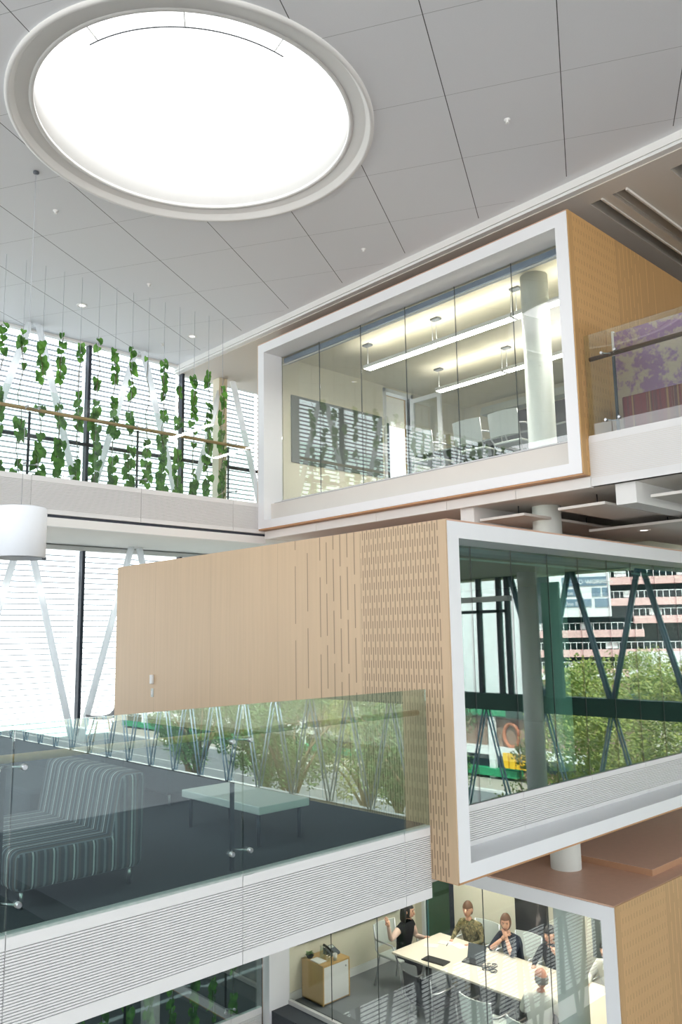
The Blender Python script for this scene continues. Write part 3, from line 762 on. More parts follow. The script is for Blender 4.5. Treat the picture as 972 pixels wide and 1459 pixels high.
# wall controls on the oak side
r = thing('wall_thermostat', (5.33, 9.13, 1.06), 'small white control box on the plain oak wall', 'thermostat')
MB().rbox(5.305, 5.335, 9.1, 9.16, 1.01, 1.12, .006, 2).build('body', 'white', r)
r = thing('wall_switch', (5.33, 9.13, .9), 'small pale switch plate below the white control box', 'switch')
MB().rbox(5.326, 5.337, 9.10, 9.155, .85, .955, .003, 2).build('plate', 'mesh', r)
MB().rbox(5.321, 5.327, 9.115, 9.14, .88, .925, .002, 2).build('rocker', 'white', r)
# inside the middle box
sofa('dark sofa inside the middle glass box below its window', 6.3, 7.2, 5.3, 6.4, .4, .62, .25, 'sofagrey', .1)
sofa('dark sofa inside the middle glass box nearer the corner', 5.6, 6.2, 5.3, 6.4, .4, .55, .22, 'sofagrey', .1)

# ------------------------------------------------------------------ upper meeting room
def pendant(x, y0, y1, z, zc, label):
    r = thing('linear_pendant', (x, (y0+y1)/2, z), label, 'pendant light', 'linear pendants in the uppermost box')
    m = MB(); m.box(x-.07, x+.07, y0, y1, z, z+.012); m.build('diffuser', 'lamp', r)
    m = MB(); m.box(x-.08, x-.07, y0, y1, z-.002, z+.05); m.box(x+.07, x+.08, y0, y1, z-.002, z+.05); m.box(x-.08, x+.08, y0-.012, y0, z-.002, z+.05); m.box(x-.08, x+.08, y1, y1+.012, z-.002, z+.05); m.build('housing', 'white', r)
    m = MB(); m.box(x-.06, x+.06, y0+.05, y1-.05, z+.02, z+.03); m.build('uplight', 'uplamp', r)
    for yy in (y0+.02, y1-.02): MB().tube([(x, yy, z+.03), (x, yy, zc)], .004, 5).build('wire', 'wire', r)
    MB().rbox(x-.05, x+.05, y1-.09, y1+.05, zc-.03, zc+.002, .005, 2).build('ceiling_mount', 'grey', r)
for i, (a, b) in enumerate(((7.08, 8.42), (5.74, 7.05), (4.5, 5.7))):
    w = ('far end', 'middle', 'end behind the column')[i]
    pendant(8.54, a, b, 5.6, 6.0, 'lit linear pendant in the row next to the glass, %s' % w)
    pendant(10.27, a+.05, b+.03, 5.6, 6.0, 'lit linear pendant in the deeper row, %s' % w)
t = MB(); t.rbox(8.06, 10.15, 9.655, 9.68, 4.3, 5.4, .004, 2); tag(t.build('pinboard', 'greyboard'), 'grey pinboard on the end wall of the uppermost box', 'pinboard')
r = thing('room_door', (10.93, 9.66, 3.6), 'white framed door standing open in the uppermost box', 'door')
m = MB()
for a, b, c, d in ((8.94, 9.02, 3.62, 5.86), (9.58, 9.66, 3.62, 5.86), (9.02, 9.58, 3.62, 3.78), (9.02, 9.58, 5.78, 5.86)): m.box(10.91, 10.95, a, b, c, d)
m.build('leaf_frame', 'frame', r); MB().box(10.925, 10.935, 9.02, 9.58, 3.78, 5.78).build('glazing', 'podglass', r)
MB().tube([(10.905, 8.99, 4.6), (10.86, 8.99, 4.6), (10.86, 9.1, 4.6)], .009, 8).build('handle', 'steel', r)
m = MB(); m.box(10.2, 10.25, 9.64, 9.78, 3.6, 5.95); m.box(10.92, 10.97, 9.64, 9.78, 3.6, 5.95); m.box(10.2, 10.97, 9.64, 9.78, 5.88, 5.95); struct(m.build('door_1', 'frame'))
r = thing('wall_display', (12.5, 7.6, 5.4), 'wide dark display under a pale grey hood on the back wall of the uppermost box', 'display')
MB().rbox(12.46, 12.55, 6.0, 8.95, 5.08, 5.66, .01, 2).build('screen', 'black', r)
MB().prism([(12.55, 5.7), (12.3, 5.7), (12.36, 5.86), (12.55, 5.9)], 'y', 5.9, 9.12).build('hood', 'mesh', r)
make_table((9.9, 6.6, 3.6), 1.1, 3.2, 'dark meeting table in the uppermost box', .73, 'greyboard')
ch0 = make_chair((8.95, 6.65, 3.6), -PI/2, 'pale mesh chair at the near side of the upper table, away from the column')
copytree(ch0, (8.95, 6.05, 3.6), -PI/2, 'pale mesh chair at the near side of the upper table, beside the column')
copytree(ch0, (8.95, 7.5, 3.6), -PI/2, 'pale mesh chair at the near side of the upper table, towards the pinboard')

# ------------------------------------------------------------------ lower meeting room (floor -3.6)
FZ = -3.6
for x, y0, w in ((8.9, 5.2, 'above the column end of the table'), (8.9, 7.4, 'above the woman in black'), (10.1, 5.2, 'above the white-shirted person'), (10.1, 7.4, 'above the camouflage jacket')):  # unseen lights added to brighten the lowest room
    r = thing('added_light', (x, y0+.7, -1.2), 'added unseen ceiling light in the lowest box %s' % w, 'added light', 'added unseen lights in the lowest box')
    MB().box(x-.1, x+.1, y0, y0+1.4, -1.235, -1.2).build('frame', 'white', r); MB().box(x-.09, x+.09, y0+.01, y0+1.39, -1.24, -1.235).build('diffuser', 'added_lamp_low', r)
make_table((9.42, 6.78, FZ), 1.06, 3.5, 'long pale meeting table with people round it in the lowest box')
r = thing('side_cabinet', (8.43, 9.42, FZ), 'oak cabinet with a white door standing by the glass in the lowest box', 'cabinet')
m = MB(); m.box(8.18, 8.70, 9.22, 9.66, FZ+.02, FZ+.04); m.box(8.18, 8.70, 9.2, 9.66, FZ+.52, FZ+.545); m.box(8.18, 8.2, 9.2, 9.66, FZ+.02, FZ+.52); m.box(8.68, 8.70, 9.2, 9.66, FZ+.02, FZ+.52); m.box(8.2, 8.68, 9.64, 9.66, FZ+.04, FZ+.52); m.build('body', 'wood_cab', r)
d = MB().box(8.203, 8.677, 9.202, 9.22, FZ+.045, FZ+.515).build('door', 'white', r)
MB().tube([(8.62, 9.2, FZ+.45), (8.62, 9.185, FZ+.45)], .012, 10).build('lock', 'steel', d)
ct = FZ+.545
r = thing('desk_phone', (8.58, 9.46, ct), 'dark grey desk phone on the oak cabinet', 'phone')
MB().prism([(9.38, ct), (9.55, ct), (9.55, ct+.09), (9.38, ct+.03)], 'x', 8.5, 8.68).build('body', 'grey', r)
MB().tube([(8.52, 9.37, ct+.06), (8.52, 9.42, ct+.085), (8.52, 9.5, ct+.11), (8.52, 9.56, ct+.115)], [.02, .014, .014, .02], 10).build('handset', 'black', r)
MB().obox((8.61, 9.5, ct+.085), .08, .05, .006, (math.radians(19), 0, 0)).build('screen', 'mesh', r)
r = thing('water_jug', (8.38, 9.42, ct), 'clear glass jug on the oak cabinet', 'jug')
MB().lathe((8.38, 9.42, ct), [(.04, 0), (.05, .02), (.048, .1), (.04, .15), (.046, .17), (.043, .17), (.037, .15), (.045, .1), (.046, .02), (.03, .005)], 24, closed=True).build('body', 'glass', r)
MB().tube([(8.43, 9.42, ct+.14), (8.47, 9.42, ct+.12), (8.43, 9.42, ct+.05)], .006, 8).build('handle', 'glass', r)
for x, y, l in ((8.36, 9.28, 'clear drinking glass in front of the jug'), (8.46, 9.25, 'white cup at the front edge of the oak cabinet')):
    t = MB(); t.lathe((x, y, ct), [(.026, 0), (.034, .09), (.031, .09), (.024, .006)], 20, closed=True)
    t.lathe((x, y, ct), [(.025, .001), (.025, .007)], 20)
    tag(t.build('drinking_glass' if 'glass' in l else 'cup', 'podglass' if 'glass' in l else 'paper'), l, 'glass' if 'drinking' in l else 'cup')
t = MB(); t.rbox(8.2, 8.34, 9.3, 9.5, ct, ct+.015, .004, 2); tag(t.build('paper_tray', 'paper'), 'white tray on the oak cabinet beside the greenery', 'tray')
r = thing('potted_greenery', (8.26, 9.56, ct), 'small dark green plant in a bowl on the oak cabinet', 'plant')
MB().lathe((8.26, 9.57, ct), [(.03, 0), (.06, .04), (.056, .04), (.03, .008)], 20, closed=True).build('bowl', 'black', r)
m = MB()
for k in range(26):
    a = rnd.uniform(0, 2*PI); q = rnd.uniform(.0, .06)
    leaf_mesh(m, Vector((8.26+q*math.cos(a), 9.57+q*math.sin(a), ct+.05+rnd.uniform(0, .04))), .03, Vector((math.cos(a), math.sin(a), .2)), Vector((0, 0, 1)))
m.build('leaves', 'leaf', r)
# things on the table
tz = FZ+.73
r = thing('laptop', (9.42, 7.5, tz), 'small open laptop with dark lid on the pale table', 'laptop')
MB().obox((9.40, 7.47, tz+.012), .2, .27, .018, (0, 0, .2)).build('keyboard', 'black', r)
MB().obox((9.5, 7.49, tz+.1), .012, .27, .19, (0, .3, .2)).build('lid', 'grey', r)
t = MB(); t.obox((9.06, 7.86, tz+.009), .17, .36, .016, (0, 0, .12)); t.obox((9.06, 7.86, tz+.019), .15, .33, .005, (0, 0, .12)); tag(t.build('folder', 'black'), 'closed black folder at the near edge of the pale table', 'folder')
for x, y, rz, l in ((9.68, 8.2, .3, 'white sheet of paper near the woman in black, towards the far edge'), (9.72, 7.98, -.2, 'white sheet of paper in front of the camouflage jacket'), (9.45, 8.28, .5, 'white sheet of paper at the table end by the woman in black')):
    tag(MB().obox((x, y, tz+.002), .15, .21, .002, (0, 0, rz)).build('paper_sheet', 'paper'), l, 'paper')
r = thing('pen', (9.62, 8.12, tz), 'short dark pen on the papers at the table end', 'pen')
MB().tube([(9.58, 8.1, tz+.008), (9.68, 8.15, tz+.008)], .005, 6).build('barrel', 'black', r)
m = MB(); q = random.Random(3)
for k in range(7):
    x0, y0 = 9.36+q.uniform(-.05, .12), 7.05+q.uniform(-.02, .25)
    m.tube([(x0+.06*math.cos(a)*q.uniform(.7, 1.2), y0+.05*math.sin(a)*q.uniform(.7, 1.2), tz+.01+.006*q.random()) for a in [k+i*.7 for i in range(9)]], .006, 5)
m.tube([(9.34, 7.45, tz+.01), (9.33, 7.3, tz+.01), (9.38, 7.2, tz+.01)], .006, 5)
tag(m.build('cable_tangle', 'black'), 'tangled black cables in the middle of the pale table', 'cables')
tag(MB().rbox(10.66, 10.7, 7.12, 7.66, -2.84, -2.0, .006, 2).build('wall_picture', 'art'), 'large dark picture on the back wall of the lowest box', 'picture')
tag(MB().rbox(10.67, 10.7, 6.02, 6.4, -2.86, -1.9, .006, 2).build('wall_screen', 'greyboard'), 'grey panel on the back wall beside the white frame edge', 'panel')
tag(MB().box(10.66, 10.7, 6.78, 6.98, -3.6, -1.6).build('cupboard_edge', 'black'), 'narrow dark upright panel behind the round column in the lowest box', 'panel')
r = thing('whiteboard', (9.2, 9.68, -2.3), 'wall board with a dark lower rail on the end wall above the cabinet', 'board')
MB().rbox(8.12, 10.24, 9.675, 9.7, -2.8, -1.7, .004, 2).build('surface', 'mesh', r)
MB().rbox(8.10, 10.26, 9.655, 9.7, -2.87, -2.8, .004, 2).build('rail', 'black', r)
t = MB(); t.box(7.97, 10.66, 9.685, 9.70, -3.6, -3.48); struct(t.build('baseboard_far', 'white'))
C = [make_chair((9.46, 8.92, FZ), PI, 'pale chair at the table end under the woman in black')]
for loc, rz, l in (((10.25, 8.1, FZ), PI/2, 'pale chair under the person in camouflage'), ((10.25, 7.36, FZ), PI/2, 'pale chair under the dark-clad woman by the picture'), ((10.25, 6.66, FZ), PI/2, 'pale chair across the table behind the bald man'),
                   ((10.25, 5.85, FZ), PI/2, 'pale chair beyond the column under the white-shirted person'), ((8.62, 6.62, FZ), -PI/2, 'empty pale-backed chair at the near table side'), ((8.52, 5.86, FZ), -PI/2, 'pale-backed chair under the bald man'), ((8.62, 7.55, FZ), -PI/2, 'empty dark chair by the folder at the near table side')):
    C.append(copytree(C[0], loc, rz, l))
for ch in COL.objects:
    if ch.parent == C[-1] and ch.name.split('.')[0] in ('seat', 'backrest'):
        ch.data = ch.data.copy(); ch.data.materials[0] = M['clothblack']

# ------------------------------------------------------------------ people
def seg_d(p, a, b):
    ab = b-a; t = max(0, min(1, (p-a).dot(ab)/max(ab.length_squared, 1e-9))); return (p-(a+ab*t)).length
def person(loc, rz, label, top, legs='clothblack', skin='skin', hair='hairblack', style='short', lean=.0, hands=None, hyaw=0, hpitch=0, sleeve='long', sc_=.94, arm=None):
    r = thing('person', (0, 0, 0), label, 'person')
    hands = hands or [((-.26, .18, .78), (-.16, .42, .76)), ((.26, .18, .78), (.16, .42, .76))]
    V = {'P': (0, 0, .55), 'S': (0, .03+lean*.4, .73), 'C': (0, .04+lean*.8, .93), 'N': (0, .05+lean, 1.03), 'H': (0, .06+lean*1.05, 1.10)}
    Rr = {'P': (.165, .125), 'S': (.14, .105), 'C': (.155, .11), 'N': (.052, .052), 'H': (.05, .05)}
    E = [('P', 'S', 0), ('S', 'C', 0), ('C', 'N', 0), ('N', 'H', 2)]
    for i, s in ((0, -1), (1, 1)):
        el, wr = hands[i]
        V.update({'sh%d' % i: (s*.165, .03+lean*.85, .965), 'el%d' % i: el, 'wr%d' % i: wr, 'hp%d' % i: (s*.09, .06, .53), 'kn%d' % i: (s*.12, .42, .50), 'an%d' % i: (s*.12, .44, .11), 'to%d' % i: (s*.12, .60, .05)})
        Rr.update({'sh%d' % i: (.066, .066), 'el%d' % i: (.043, .043), 'wr%d' % i: (.028, .028), 'hp%d' % i: (.092, .092), 'kn%d' % i: (.062, .062), 'an%d' % i: (.042, .042), 'to%d' % i: (.038, .034)})
        E += [('C', 'sh%d' % i, 0), ('sh%d' % i, 'el%d' % i, 7 if sleeve != 'none' else 2), ('el%d' % i, 'wr%d' % i, 7 if sleeve == 'long' else 2), ('P', 'hp%d' % i, 1), ('hp%d' % i, 'kn%d' % i, 1), ('kn%d' % i, 'an%d' % i, 1), ('an%d' % i, 'to%d' % i, 3)]
    ks = list(V); me = bpy.data.meshes.new('body'); me.from_pydata([V[k] for k in ks], [(ks.index(a), ks.index(b)) for a, b, _ in E], [])
    o = bpy.data.objects.new('skin_tmp', me); COL.objects.link(o)
    o.modifiers.new('k', 'SKIN').use_smooth_shade = True; su = o.modifiers.new('s', 'SUBSURF'); su.levels = su.render_levels = 2
    for i, k in enumerate(ks):
        d = me.skin_vertices[0].data[i]; d.radius = Rr[k]; d.use_root = (k == 'P')
    dg = bpy.context.evaluated_depsgraph_get(); dg.update()
    ev = bpy.data.meshes.new_from_object(o.evaluated_get(dg)); bpy.data.objects.remove(o)
    m = MB(); m.b.from_mesh(ev)
    VV = {k: Vector(v) for k, v in V.items()}
    for f in m.b.faces:
        c = f.calc_center_median(); f.smooth = True
        f.material_index = min(((seg_d(c, VV[a], VV[b])-min(Rr[a][0], Rr[b][0])*.9, mi) for a, b, mi in E), key=lambda t: t[0])[1]
    # hands: palm, four unequal bent fingers, thumb from the side of the palm
    for i, s in ((0, -1), (1, 1)):
        w = VV['wr%d' % i]; d = (w-VV['el%d' % i]).normalized(); up = Vector((0, 0, 1)) if abs(d.z) < .85 else Vector((0, 1, 0))
        x = d.cross(up).normalized(); n2 = x.cross(d).normalized()
        m.tube([w-d*.015, w+d*.03, w+d*.07, w+d*.085], [.026, .034, .036, .02], 10, 2)
        for q, ln in zip((-1.5, -.5, .5, 1.5), (.062, .074, .07, .054)):
            b = w+d*.075+x*q*.018
            m.tube([b-d*.02, b+d*ln*.45-n2*.006, b+d*ln*.8-n2*.02, b+d*ln*.95-n2*.036], [.009, .0088, .008, .006], 6, 2)
        b = w+d*.025-x*s*.03
        m.tube([b+x*s*.01, b-x*s*.018+d*.025, b-x*s*.022+d*.055-n2*.006], [.012, .0105, .007], 6, 2)
    # head with face
    hc = VV['H']+Vector((0, .015, .095)); hr = Euler((hpitch, 0, hyaw)).to_matrix()
    t = bmesh.new(); bmesh.ops.create_uvsphere(t, u_segments=20, v_segments=14, radius=1)
    for v in t.verts:
        x, y, z = v.co
        tp = 1-.34*max(0, -z)**1.3; y2 = y*.094*(1-.12*max(0, -z)) + (.012*max(0, -z) if y > 0 else .02*z*0)
        v.co = hc+hr @ Vector((x*.074*tp, y2, z*.116))
    for f in t.faces: f.smooth = True
    m.join(t, 2)
    hp = lambda x, y, z: hc+hr @ Vector((x, y, z))
    m.tube([hp(0, .086, .022), hp(0, .103, -.012), hp(0, .108, -.026), hp(0, .09, -.034)], [.007, .011, .014, .008], 8, 2)
    for s in (-1, 1):
        m.sphere(hp(s*.03, .084, .014), .011, .006, .007, 8, 6, 4); m.sphere(hp(s*.075, -.002, -.002), .009, .018, .028, 8, 6, 2)
        m.tube([hp(s*.017, .09, .03), hp(s*.03, .09, .034), hp(s*.045, .08, .03)], .004, 5, 6)
    m.tube([hp(-.022, .083, -.06), hp(0, .09, -.058), hp(.022, .083, -.06)], .005, 6, 5)
    m.build('body', [top, legs, skin, 'clothblack', 'eye', 'lip', hair, arm or top], r)
    # hair
    t = bmesh.new(); bmesh.ops.create_uvsphere(t, u_segments=20, v_segments=14, radius=1)
    for v in t.verts: v.co = Vector((v.co.x*.083, v.co.y*.104-.008, v.co.z*.125+.006))
    def keep(c):
        if style == 'bald': return c.y < .0 and -.06 < c.z < .045 and c.y < -.01
        if style == 'short': return c.z > .045 or (c.y < .0 and c.z > -.07)
        return c.z > .05 or (c.y < .045 and c.z > -.1)
    bmesh.ops.delete(t, geom=[f for f in t.faces if not keep(f.calc_center_median())], context='FACES')
    for v in t.verts: v.co = hc+hr @ v.co
    m = MB(); m.join(t)
    if style == 'long':
        for q in range(-4, 5):
            a = q*.33-PI/2; x, y = math.cos(a)*.078, math.sin(a)*.092-.006
            m.tube([hp(x, y, .05), hp(x*1.06, y*1.05, -.05), hp(x*1.0, y*1.0-.004, -.14), hp(x*.8, y*.9, -.2)], [.03, .032, .026, .008], 7)
    if style == 'tied':
        m.tube([hp(0, -.1, .03), hp(0, -.135, .0), hp(0, -.13, -.08), hp(0, -.11, -.16)], [.025, .034, .028, .008], 8)
    ho = m.build('hair', hair, r)
    so = ho.modifiers.new('s', 'SOLIDIFY'); so.thickness = .012
    r.location = loc; r.rotation_euler.z = rz; r.scale = (sc_,)*3
    return r
w1 = person((9.45, 8.86, FZ), PI+.15, 'woman with long black hair and black top over pale sleeves raising one hand', 'clothblack', style='long', lean=.07, hyaw=.25, hpitch=-.1, sc_=.92,
            hands=[((-.26, .12, .74), (-.2, .34, .77)), ((.38, .06, .84), (.5, .1, 1.1))], arm='clothblouse')
w2 = person((10.24, 8.1, FZ), PI/2+.1, 'person in camouflage clothing sitting behind the table', 'camo', legs='camo', hair='hairbrown', style='short', lean=.1, hyaw=.2)
w3 = person((10.24, 7.36, FZ), PI/2, 'woman in navy with brown hair holding hands to her mouth', 'clothnavy', hair='hairbrown', style='tied', lean=.16, hyaw=.5, hpitch=-.15, sleeve='short',
            hands=[((-.2, .4, .8), (-.03, .29, 1.0)), ((.2, .4, .8), (.03, .3, .97))])
w4 = person((10.24, 6.66, FZ), PI/2, 'dark-clad person half hidden behind the bald man', 'clothblack', hair='hairblack', style='short', lean=.14, hands=[((-.28, .25, .8), (-.18, .36, 1.02)), ((.28, .2, .78), (.16, .42, .77))])
w5 = person((10.24, 5.85, FZ), PI/2, 'person in a white shirt beyond the column, beside the white frame', 'clothwhite', hair='hairblack', style='short', lean=.1)
w6 = person((8.5, 5.86, FZ), -PI/2+.25, 'bald man in a white shirt seen from behind at the table', 'clothwhite', skin='skin2', hair='hairgrey', style='bald', lean=.1, hyaw=.75, sc_=.97)

# ------------------------------------------------------------------ street outside, east of the glass front
GZ = -8.5
t = MB(); t.box(18.3, 140, -130, 60, GZ-.2, GZ); struct(t.build('ground_street', 'paving'))
t = MB(); t.box(31, 44, -130, 60, GZ, GZ+.02); struct(t.build('ground_road', 'asphalt'))
t = MB(); t.box(30.6, 31, -130, 60, GZ, GZ+.15); t.box(44, 44.4, -130, 60, GZ, GZ+.15); t.box(33.6, 33.8, -130, 60, GZ+.02, GZ+.03); t.box(37.4, 37.55, -130, 60, GZ+.02, GZ+.03); struct(t.build('trim_13', 'kerb'))
t = MB(); t.box(20, 30, -14, 40, GZ, GZ+.06); t.box(46, 80, -18, 40, GZ, GZ+.06); struct(t.build('ground_lawn', 'hedge'))
def make_tree(seed, leafm, hgt, crown_z, crown_r, nleaf, lsize, label):
    q = random.Random(seed); r = thing('street_tree', (0, 0, 0), label, 'tree', 'street trees reflected in the glass')
    m = MB(); pts = [(0, 0, 0)]
    for k in range(1, 7): pts.append((pts[-1][0]+q.uniform(-.12, .2), pts[-1][1]+q.uniform(-.15, .15), crown_z*1.15*k/6))
    m.tube(pts, [.24-.022*k for k in range(7)], 9)
    tip = Vector(pts[-1]); ends = []
    for k in range(7):
        a = 2*PI*k/7+q.uniform(-.3, .3); b = Vector(pts[q.choice((3, 4, 5))]); e_ = Vector((math.cos(a)*crown_r*.7, math.sin(a)*crown_r*.7, crown_z+(hgt-crown_z)*q.uniform(.3, .8)))
        m.tube([b, b.lerp(e_, .5)+Vector((0, 0, .3)), e_], [.1, .07, .02], 6); ends.append(e_)
    m.build('trunk', 'bark', r)
    m = MB(); bl = []
    for k in range(34):
        u = q.random(); a = q.uniform(0, 2*PI); rr = crown_r*math.sqrt(q.random())*(math.sin(PI*min(max(u, .1), .95))**.6)
        bl.append((Vector((math.cos(a)*rr, math.sin(a)*rr, crown_z+(hgt-crown_z)*u)), q.uniform(.45, .95)))
    for k in range(nleaf):
        c, s = q.choice(bl); d = Vector((q.gauss(0, 1), q.gauss(0, 1), q.gauss(0, 1))).normalized()*s*q.random()**.4
        p = c+d; n = Vector((q.uniform(-1, 1), q.uniform(-1, 1), q.uniform(.2, 1))).normalized(); x = n.orthogonal().normalized(); y = n.cross(x); l = lsize*q.uniform(.6, 1.3)
        vs = [m.b.verts.new(p+x*l*.5), m.b.verts.new(p+y*l), m.b.verts.new(p-x*l*.5), m.b.verts.new(p-y*l)]
        m.b.faces.new(vs)
    m.build('foliage', leafm, r)
    return r
T = [make_tree(1, 'tree1', 8.6, 2.0, 2.7, 11000, .075, 'green broad street tree outside the glass front'), make_tree(2, 'tree2', 10.4, 2.6, 2.4, 10000, .07, 'yellowing tall street tree outside the glass front'), make_tree(3, 'tree3', 8.8, 3.4, 3.0, 9000, .085, 'dark green open street tree beside the road')]
spots = [(0, 25.5, -5.8), (0, 28, -3.2), (1, 27.5, .6), (0, 24.5, -2.2), (0, 30, -7.6), (2, 26, -13.5), (2, 28, -17), (0, 29.5, -20.5), (2, 25.5, -21.5), (2, 27.5, -26), (2, 26.5, -31), (2, 29, -36), (0, 47, -14), (0, 46.5, -9), (1, 52, -5), (0, 24.6, 1.8), (2, 44.7, -33), (0, 44.7, -41), (2, 44.7, -50)]
used = set()
K = ('green', 'yellowing', 'dark open')
TL = ['%s street tree %s' % (K[k], w) for (k, x, y), w in zip(spots, (
    'in the pavement row, facing the parking decks', 'behind the front pavement row, facing the decks', 'tall above the others, facing the white sign', 'nearest the glass front', 'at the kerb before the parking decks',
    'at the start of the shops, near the glass front', 'at the kerb before the red sign', 'at the kerb before the shop awning', 'second along the shops, near the glass front', 'midway along the shops, near the glass front',
    'towards the far shops, near the glass front', 'at the kerb before the far shops', 'across the road beside the shop end wall', 'across the road between shops and decks', 'across the road, closest to the decks',
    'at the end of the glass front', 'across the road before the middle shops', 'across the road before the later shops', 'across the road before the last shops'))]
for k, x, y in spots:
    if k in used: o = copytree(T[k], (x, y, GZ), rnd.uniform(0, 6))
    else: o = T[k]; o.location = (x, y, GZ); used.add(k)
    o['label'] = TL.pop(0)
# shops across the road
r = thing('shop_row', (52, -40, GZ), 'brown shop row across the street, mirrored in the box glass', 'building')
MB().box(49, 58, -80, -19.5, GZ, -4.3).build('wall', 'brick', r)
MB().box(48.6, 58, -80, -19.5, -4.3, -2.9).build('dark_fascia', 'dkgreen', r)
MB().box(50, 51, -70, -25, -2.9, 9).build('bright_backdrop', 'garwhite', r)  # white wall added so the mirrored window bays look bright
MB().box(48.7, 49, -80, -19.5, -6.95, -6.35).build('white_band', 'garwhite', r)
MB().box(48.2, 49, -80, -24.5, -8.3, -7.8).build('awning', 'signgreen', r)
MB().box(48.9, 49, -80, -19.5, -7.8, -6.95).build('shopfront', 'shade_dark', r)
for y in range(-76, -26, 7): MB().box(48.5, 48.8, y, y+.5, GZ, -4.3).build('pier', 'garwhite', r)
for y in range(-76, -28, 9): MB().box(48.55, 48.95, y, y+5.5, -4.2, -3.4).build('pale_panel', 'signgreen' if y % 2 else 'garwhite', r)
for k in range(5): MB().box(47.9, 48.1, -25.4+k*.55, -25.0+k*.55, -7.6, -6.6).build('parasol_canvas', 'yellow', r)
MB().box(48.5, 48.65, -23.7, -22.7, -5.3, -4.35).build('red_sign', 'signred', r)
m = MB(); m.tube([(48.9, -25.3+.62*math.cos(a), -5.5+.8*math.sin(a)) for a in [2*PI*k/28 for k in range(29)]], .13, 8); m.build('ring_emblem', plain('rust_ring', lin(190, 120, 90), .7), r)
def text(body, size, name, mat, parent, o, xa, ya, depth=.02):
    c = bpy.data.curves.new(name, 'FONT'); c.body = body; c.size = size; c.extrude = depth
    t = bpy.data.objects.new(name, c); COL.objects.link(t)
    xa, ya = Vector(xa).normalized(), Vector(ya).normalized(); za = xa.cross(ya)
    dg = bpy.context.evaluated_depsgraph_get(); dg.update(); me = bpy.data.meshes.new_from_object(t.evaluated_get(dg)); bpy.data.objects.remove(t)
    for v in me.vertices: v.co = Vector(o)+xa*v.co.x+ya*v.co.y+za*v.co.z
    me.materials.clear(); me.materials.append(M[mat]); t = bpy.data.objects.new(name, me); COL.objects.link(t)
    t.parent = parent; t.matrix_parent_inverse = wm(parent).inverted(); return t
text("T. YEBA RESTAURANT", .42, 'lettering', 'garwhite', r, (48.55, -26.2, -3.65), (0, 1, 0), (0, 0, 1))
# parking decks
O = Vector((98, -43, 0)); ug = Vector((.488, .873, 0)); ng = Vector((-.873, .488, 0)); rzg = math.atan2(.873, .488)
r = thing('parking_garage', (98, -43, GZ), 'parking garage with pink deck bands and a white sign, mirrored in the box glass', 'building')
def gb(u0, u1, d0, d1, z0, z1, name, mat, m=None):
    c = O+ug*(u0+u1)/2-ng*((d0+d1)/2); c.z = (z0+z1)/2
    mm = m or MB(); mm.obox(c, u1-u0, d1-d0, z1-z0, (0, 0, rzg))
    if not m: return mm.build(name, mat, r)
gb(-30, 40, 1.5, 16, GZ, 11, 'dark_core', 'shade_dark')
for i, (u0, u1, z1) in enumerate(((-30, 3.2, 1.9), (-30, 40, -.6), (-30, 1, -3.1), (-2, 40, 8.6), (-1, 40, 5.9), (2, 40, 3.6), (-30, 40, 11.5))):
    gb(u0, u1, 0, 1.6, z1-.95, z1, 'deck_band', 'pink')
    m = MB()
    u = u0
    while u < u1: gb(u, u+.09, .3, .4, z1, z1+.95, '', '', m); u += .75
    gb(u0, u1, .3, .4, z1+.86, z1+.95, '', '', m); m.build('railing', 'garwhite', r)
    for k in range(5):
        uu = u0+2+k*(u1-u0-4)/5
        gb(uu, uu+1.5, .6, 1.5, z1+.1, z1+.8, 'parked_vehicle_front', 'garwhite')
gb(1, 12, -.2, 1, -4.2, -.9, 'white_screen', 'garwhite')
gb(-30, 1, -.1, 1, -8.4, -4.2, 'base_wall', 'brick')
gb(-30, .5, -.3, 0, -4.5, -3.6, 'barrier', 'garwhite')
s = gb(-8.2, -.6, -.5, 0, 3.6, 11, 'sign_board', 'garwhite')
gb(-6.6, -1.0, -.6, -.5, 7.6, 8.75, 'sign_strip', 'signblue'); gb(-6.6, -4.9, -.6, -.5, 6.3, 7.2, 'sign_strip', 'signblue'); gb(-2.9, -1.8, -.6, -.5, 6.2, 7.3, 'sign_strip', 'signblue'); gb(-1.6, -.9, -.6, -.5, 6.2, 7.3, 'sign_strip', 'signblue')
gb(-6.6, -3.0, -.6, -.5, 4.9, 5.9, 'sign_strip', 'signblue'); gb(-2.6, -.9, -.6, -.5, 4.8, 5.9, 'sign_strip', 'signblue')
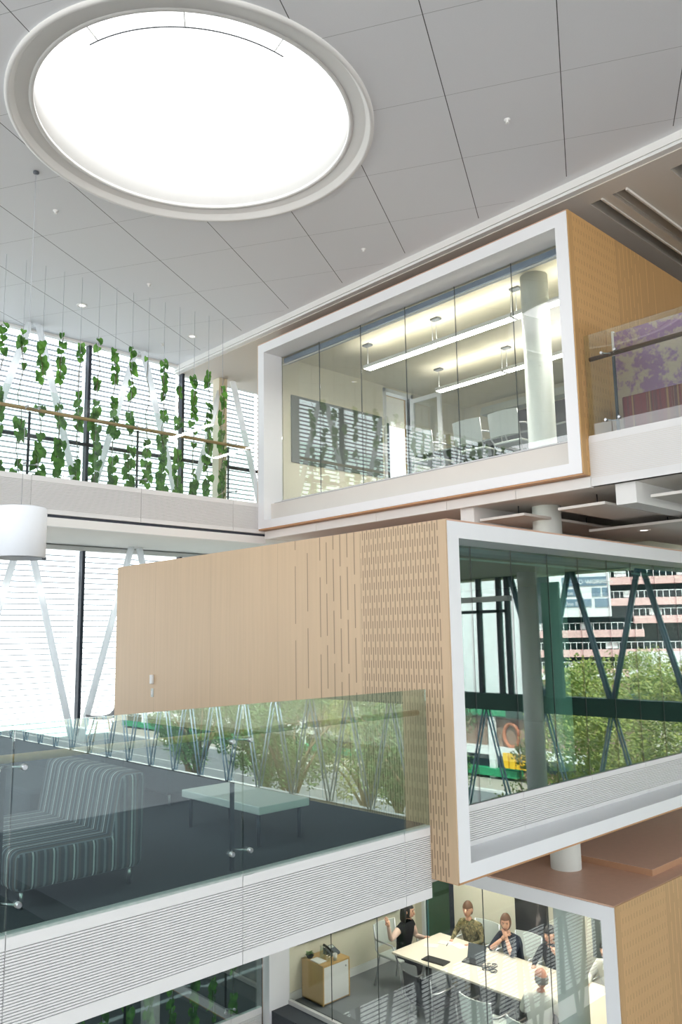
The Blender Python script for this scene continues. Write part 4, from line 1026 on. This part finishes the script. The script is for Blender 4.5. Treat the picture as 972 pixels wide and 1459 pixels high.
for body, u, z, sz in (('EL TCD WORKS', -6.5, 7.85, .78), ('INVESTMENTS', -3.4, 7.85, .5), ('Une', -6.5, 6.45, .75), ('Une ll', -6.5, 5.05, .75)):
    p = O+ug*u+ng*.62; p.z = z; text(body, sz, 'lettering', 'garwhite', r, p, ug, (0, 0, 1))

# ------------------------------------------------------------------ light
w = bpy.data.worlds.new('world'); sc.world = w; w.use_nodes = True; nt = w.node_tree; nt.nodes.clear()
wo = nt.nodes.new('ShaderNodeOutputWorld'); bg = nt.nodes.new('ShaderNodeBackground'); tc = nt.nodes.new('ShaderNodeTexCoord'); sp = nt.nodes.new('ShaderNodeSeparateXYZ'); rp = nt.nodes.new('ShaderNodeValToRGB'); mp = nt.nodes.new('ShaderNodeMapRange')
nt.links.new(tc.outputs['Generated'], sp.inputs[0]); nt.links.new(sp.outputs[2], mp.inputs[0]); mp.inputs[1].default_value = -1; mp.inputs[2].default_value = 1
nt.links.new(mp.outputs[0], rp.inputs[0]); nt.links.new(rp.outputs[0], bg.inputs[0]); nt.links.new(bg.outputs[0], wo.inputs[0])
e = rp.color_ramp.elements; e[0].position = .40; e[0].color = (1.15, 1.13, 1.1, 1); e[1].position = .5; e[1].color = (1, 1, 1, 1)
e2 = rp.color_ramp.elements.new(.75); e2.color = (.86, .93, 1, 1)
bg.inputs[1].default_value = 4.8
sl = bpy.data.lights.new('sun', 'SUN'); so = bpy.data.objects.new('sun', sl); COL.objects.link(so); sl.energy = 22; sl.angle = .009; sl.color = (1, .96, .88)
d = Vector((.42, -.38, -.82)); so.rotation_euler = d.to_track_quat('-Z', 'Y').to_euler()

vs = sc.view_settings; vs.view_transform = 'Standard'; vs.look = 'None'; vs.gamma = 1; vs.exposure = -.6; vs.use_curve_mapping = False
cy = sc.cycles; cy.max_bounces = 10; cy.diffuse_bounces = 4; cy.glossy_bounces = 6; cy.transmission_bounces = 6; cy.transparent_max_bounces = 32; cy.sample_clamp_indirect = 5; cy.use_denoising = True
cy.caustics_reflective = False; cy.caustics_refractive = False
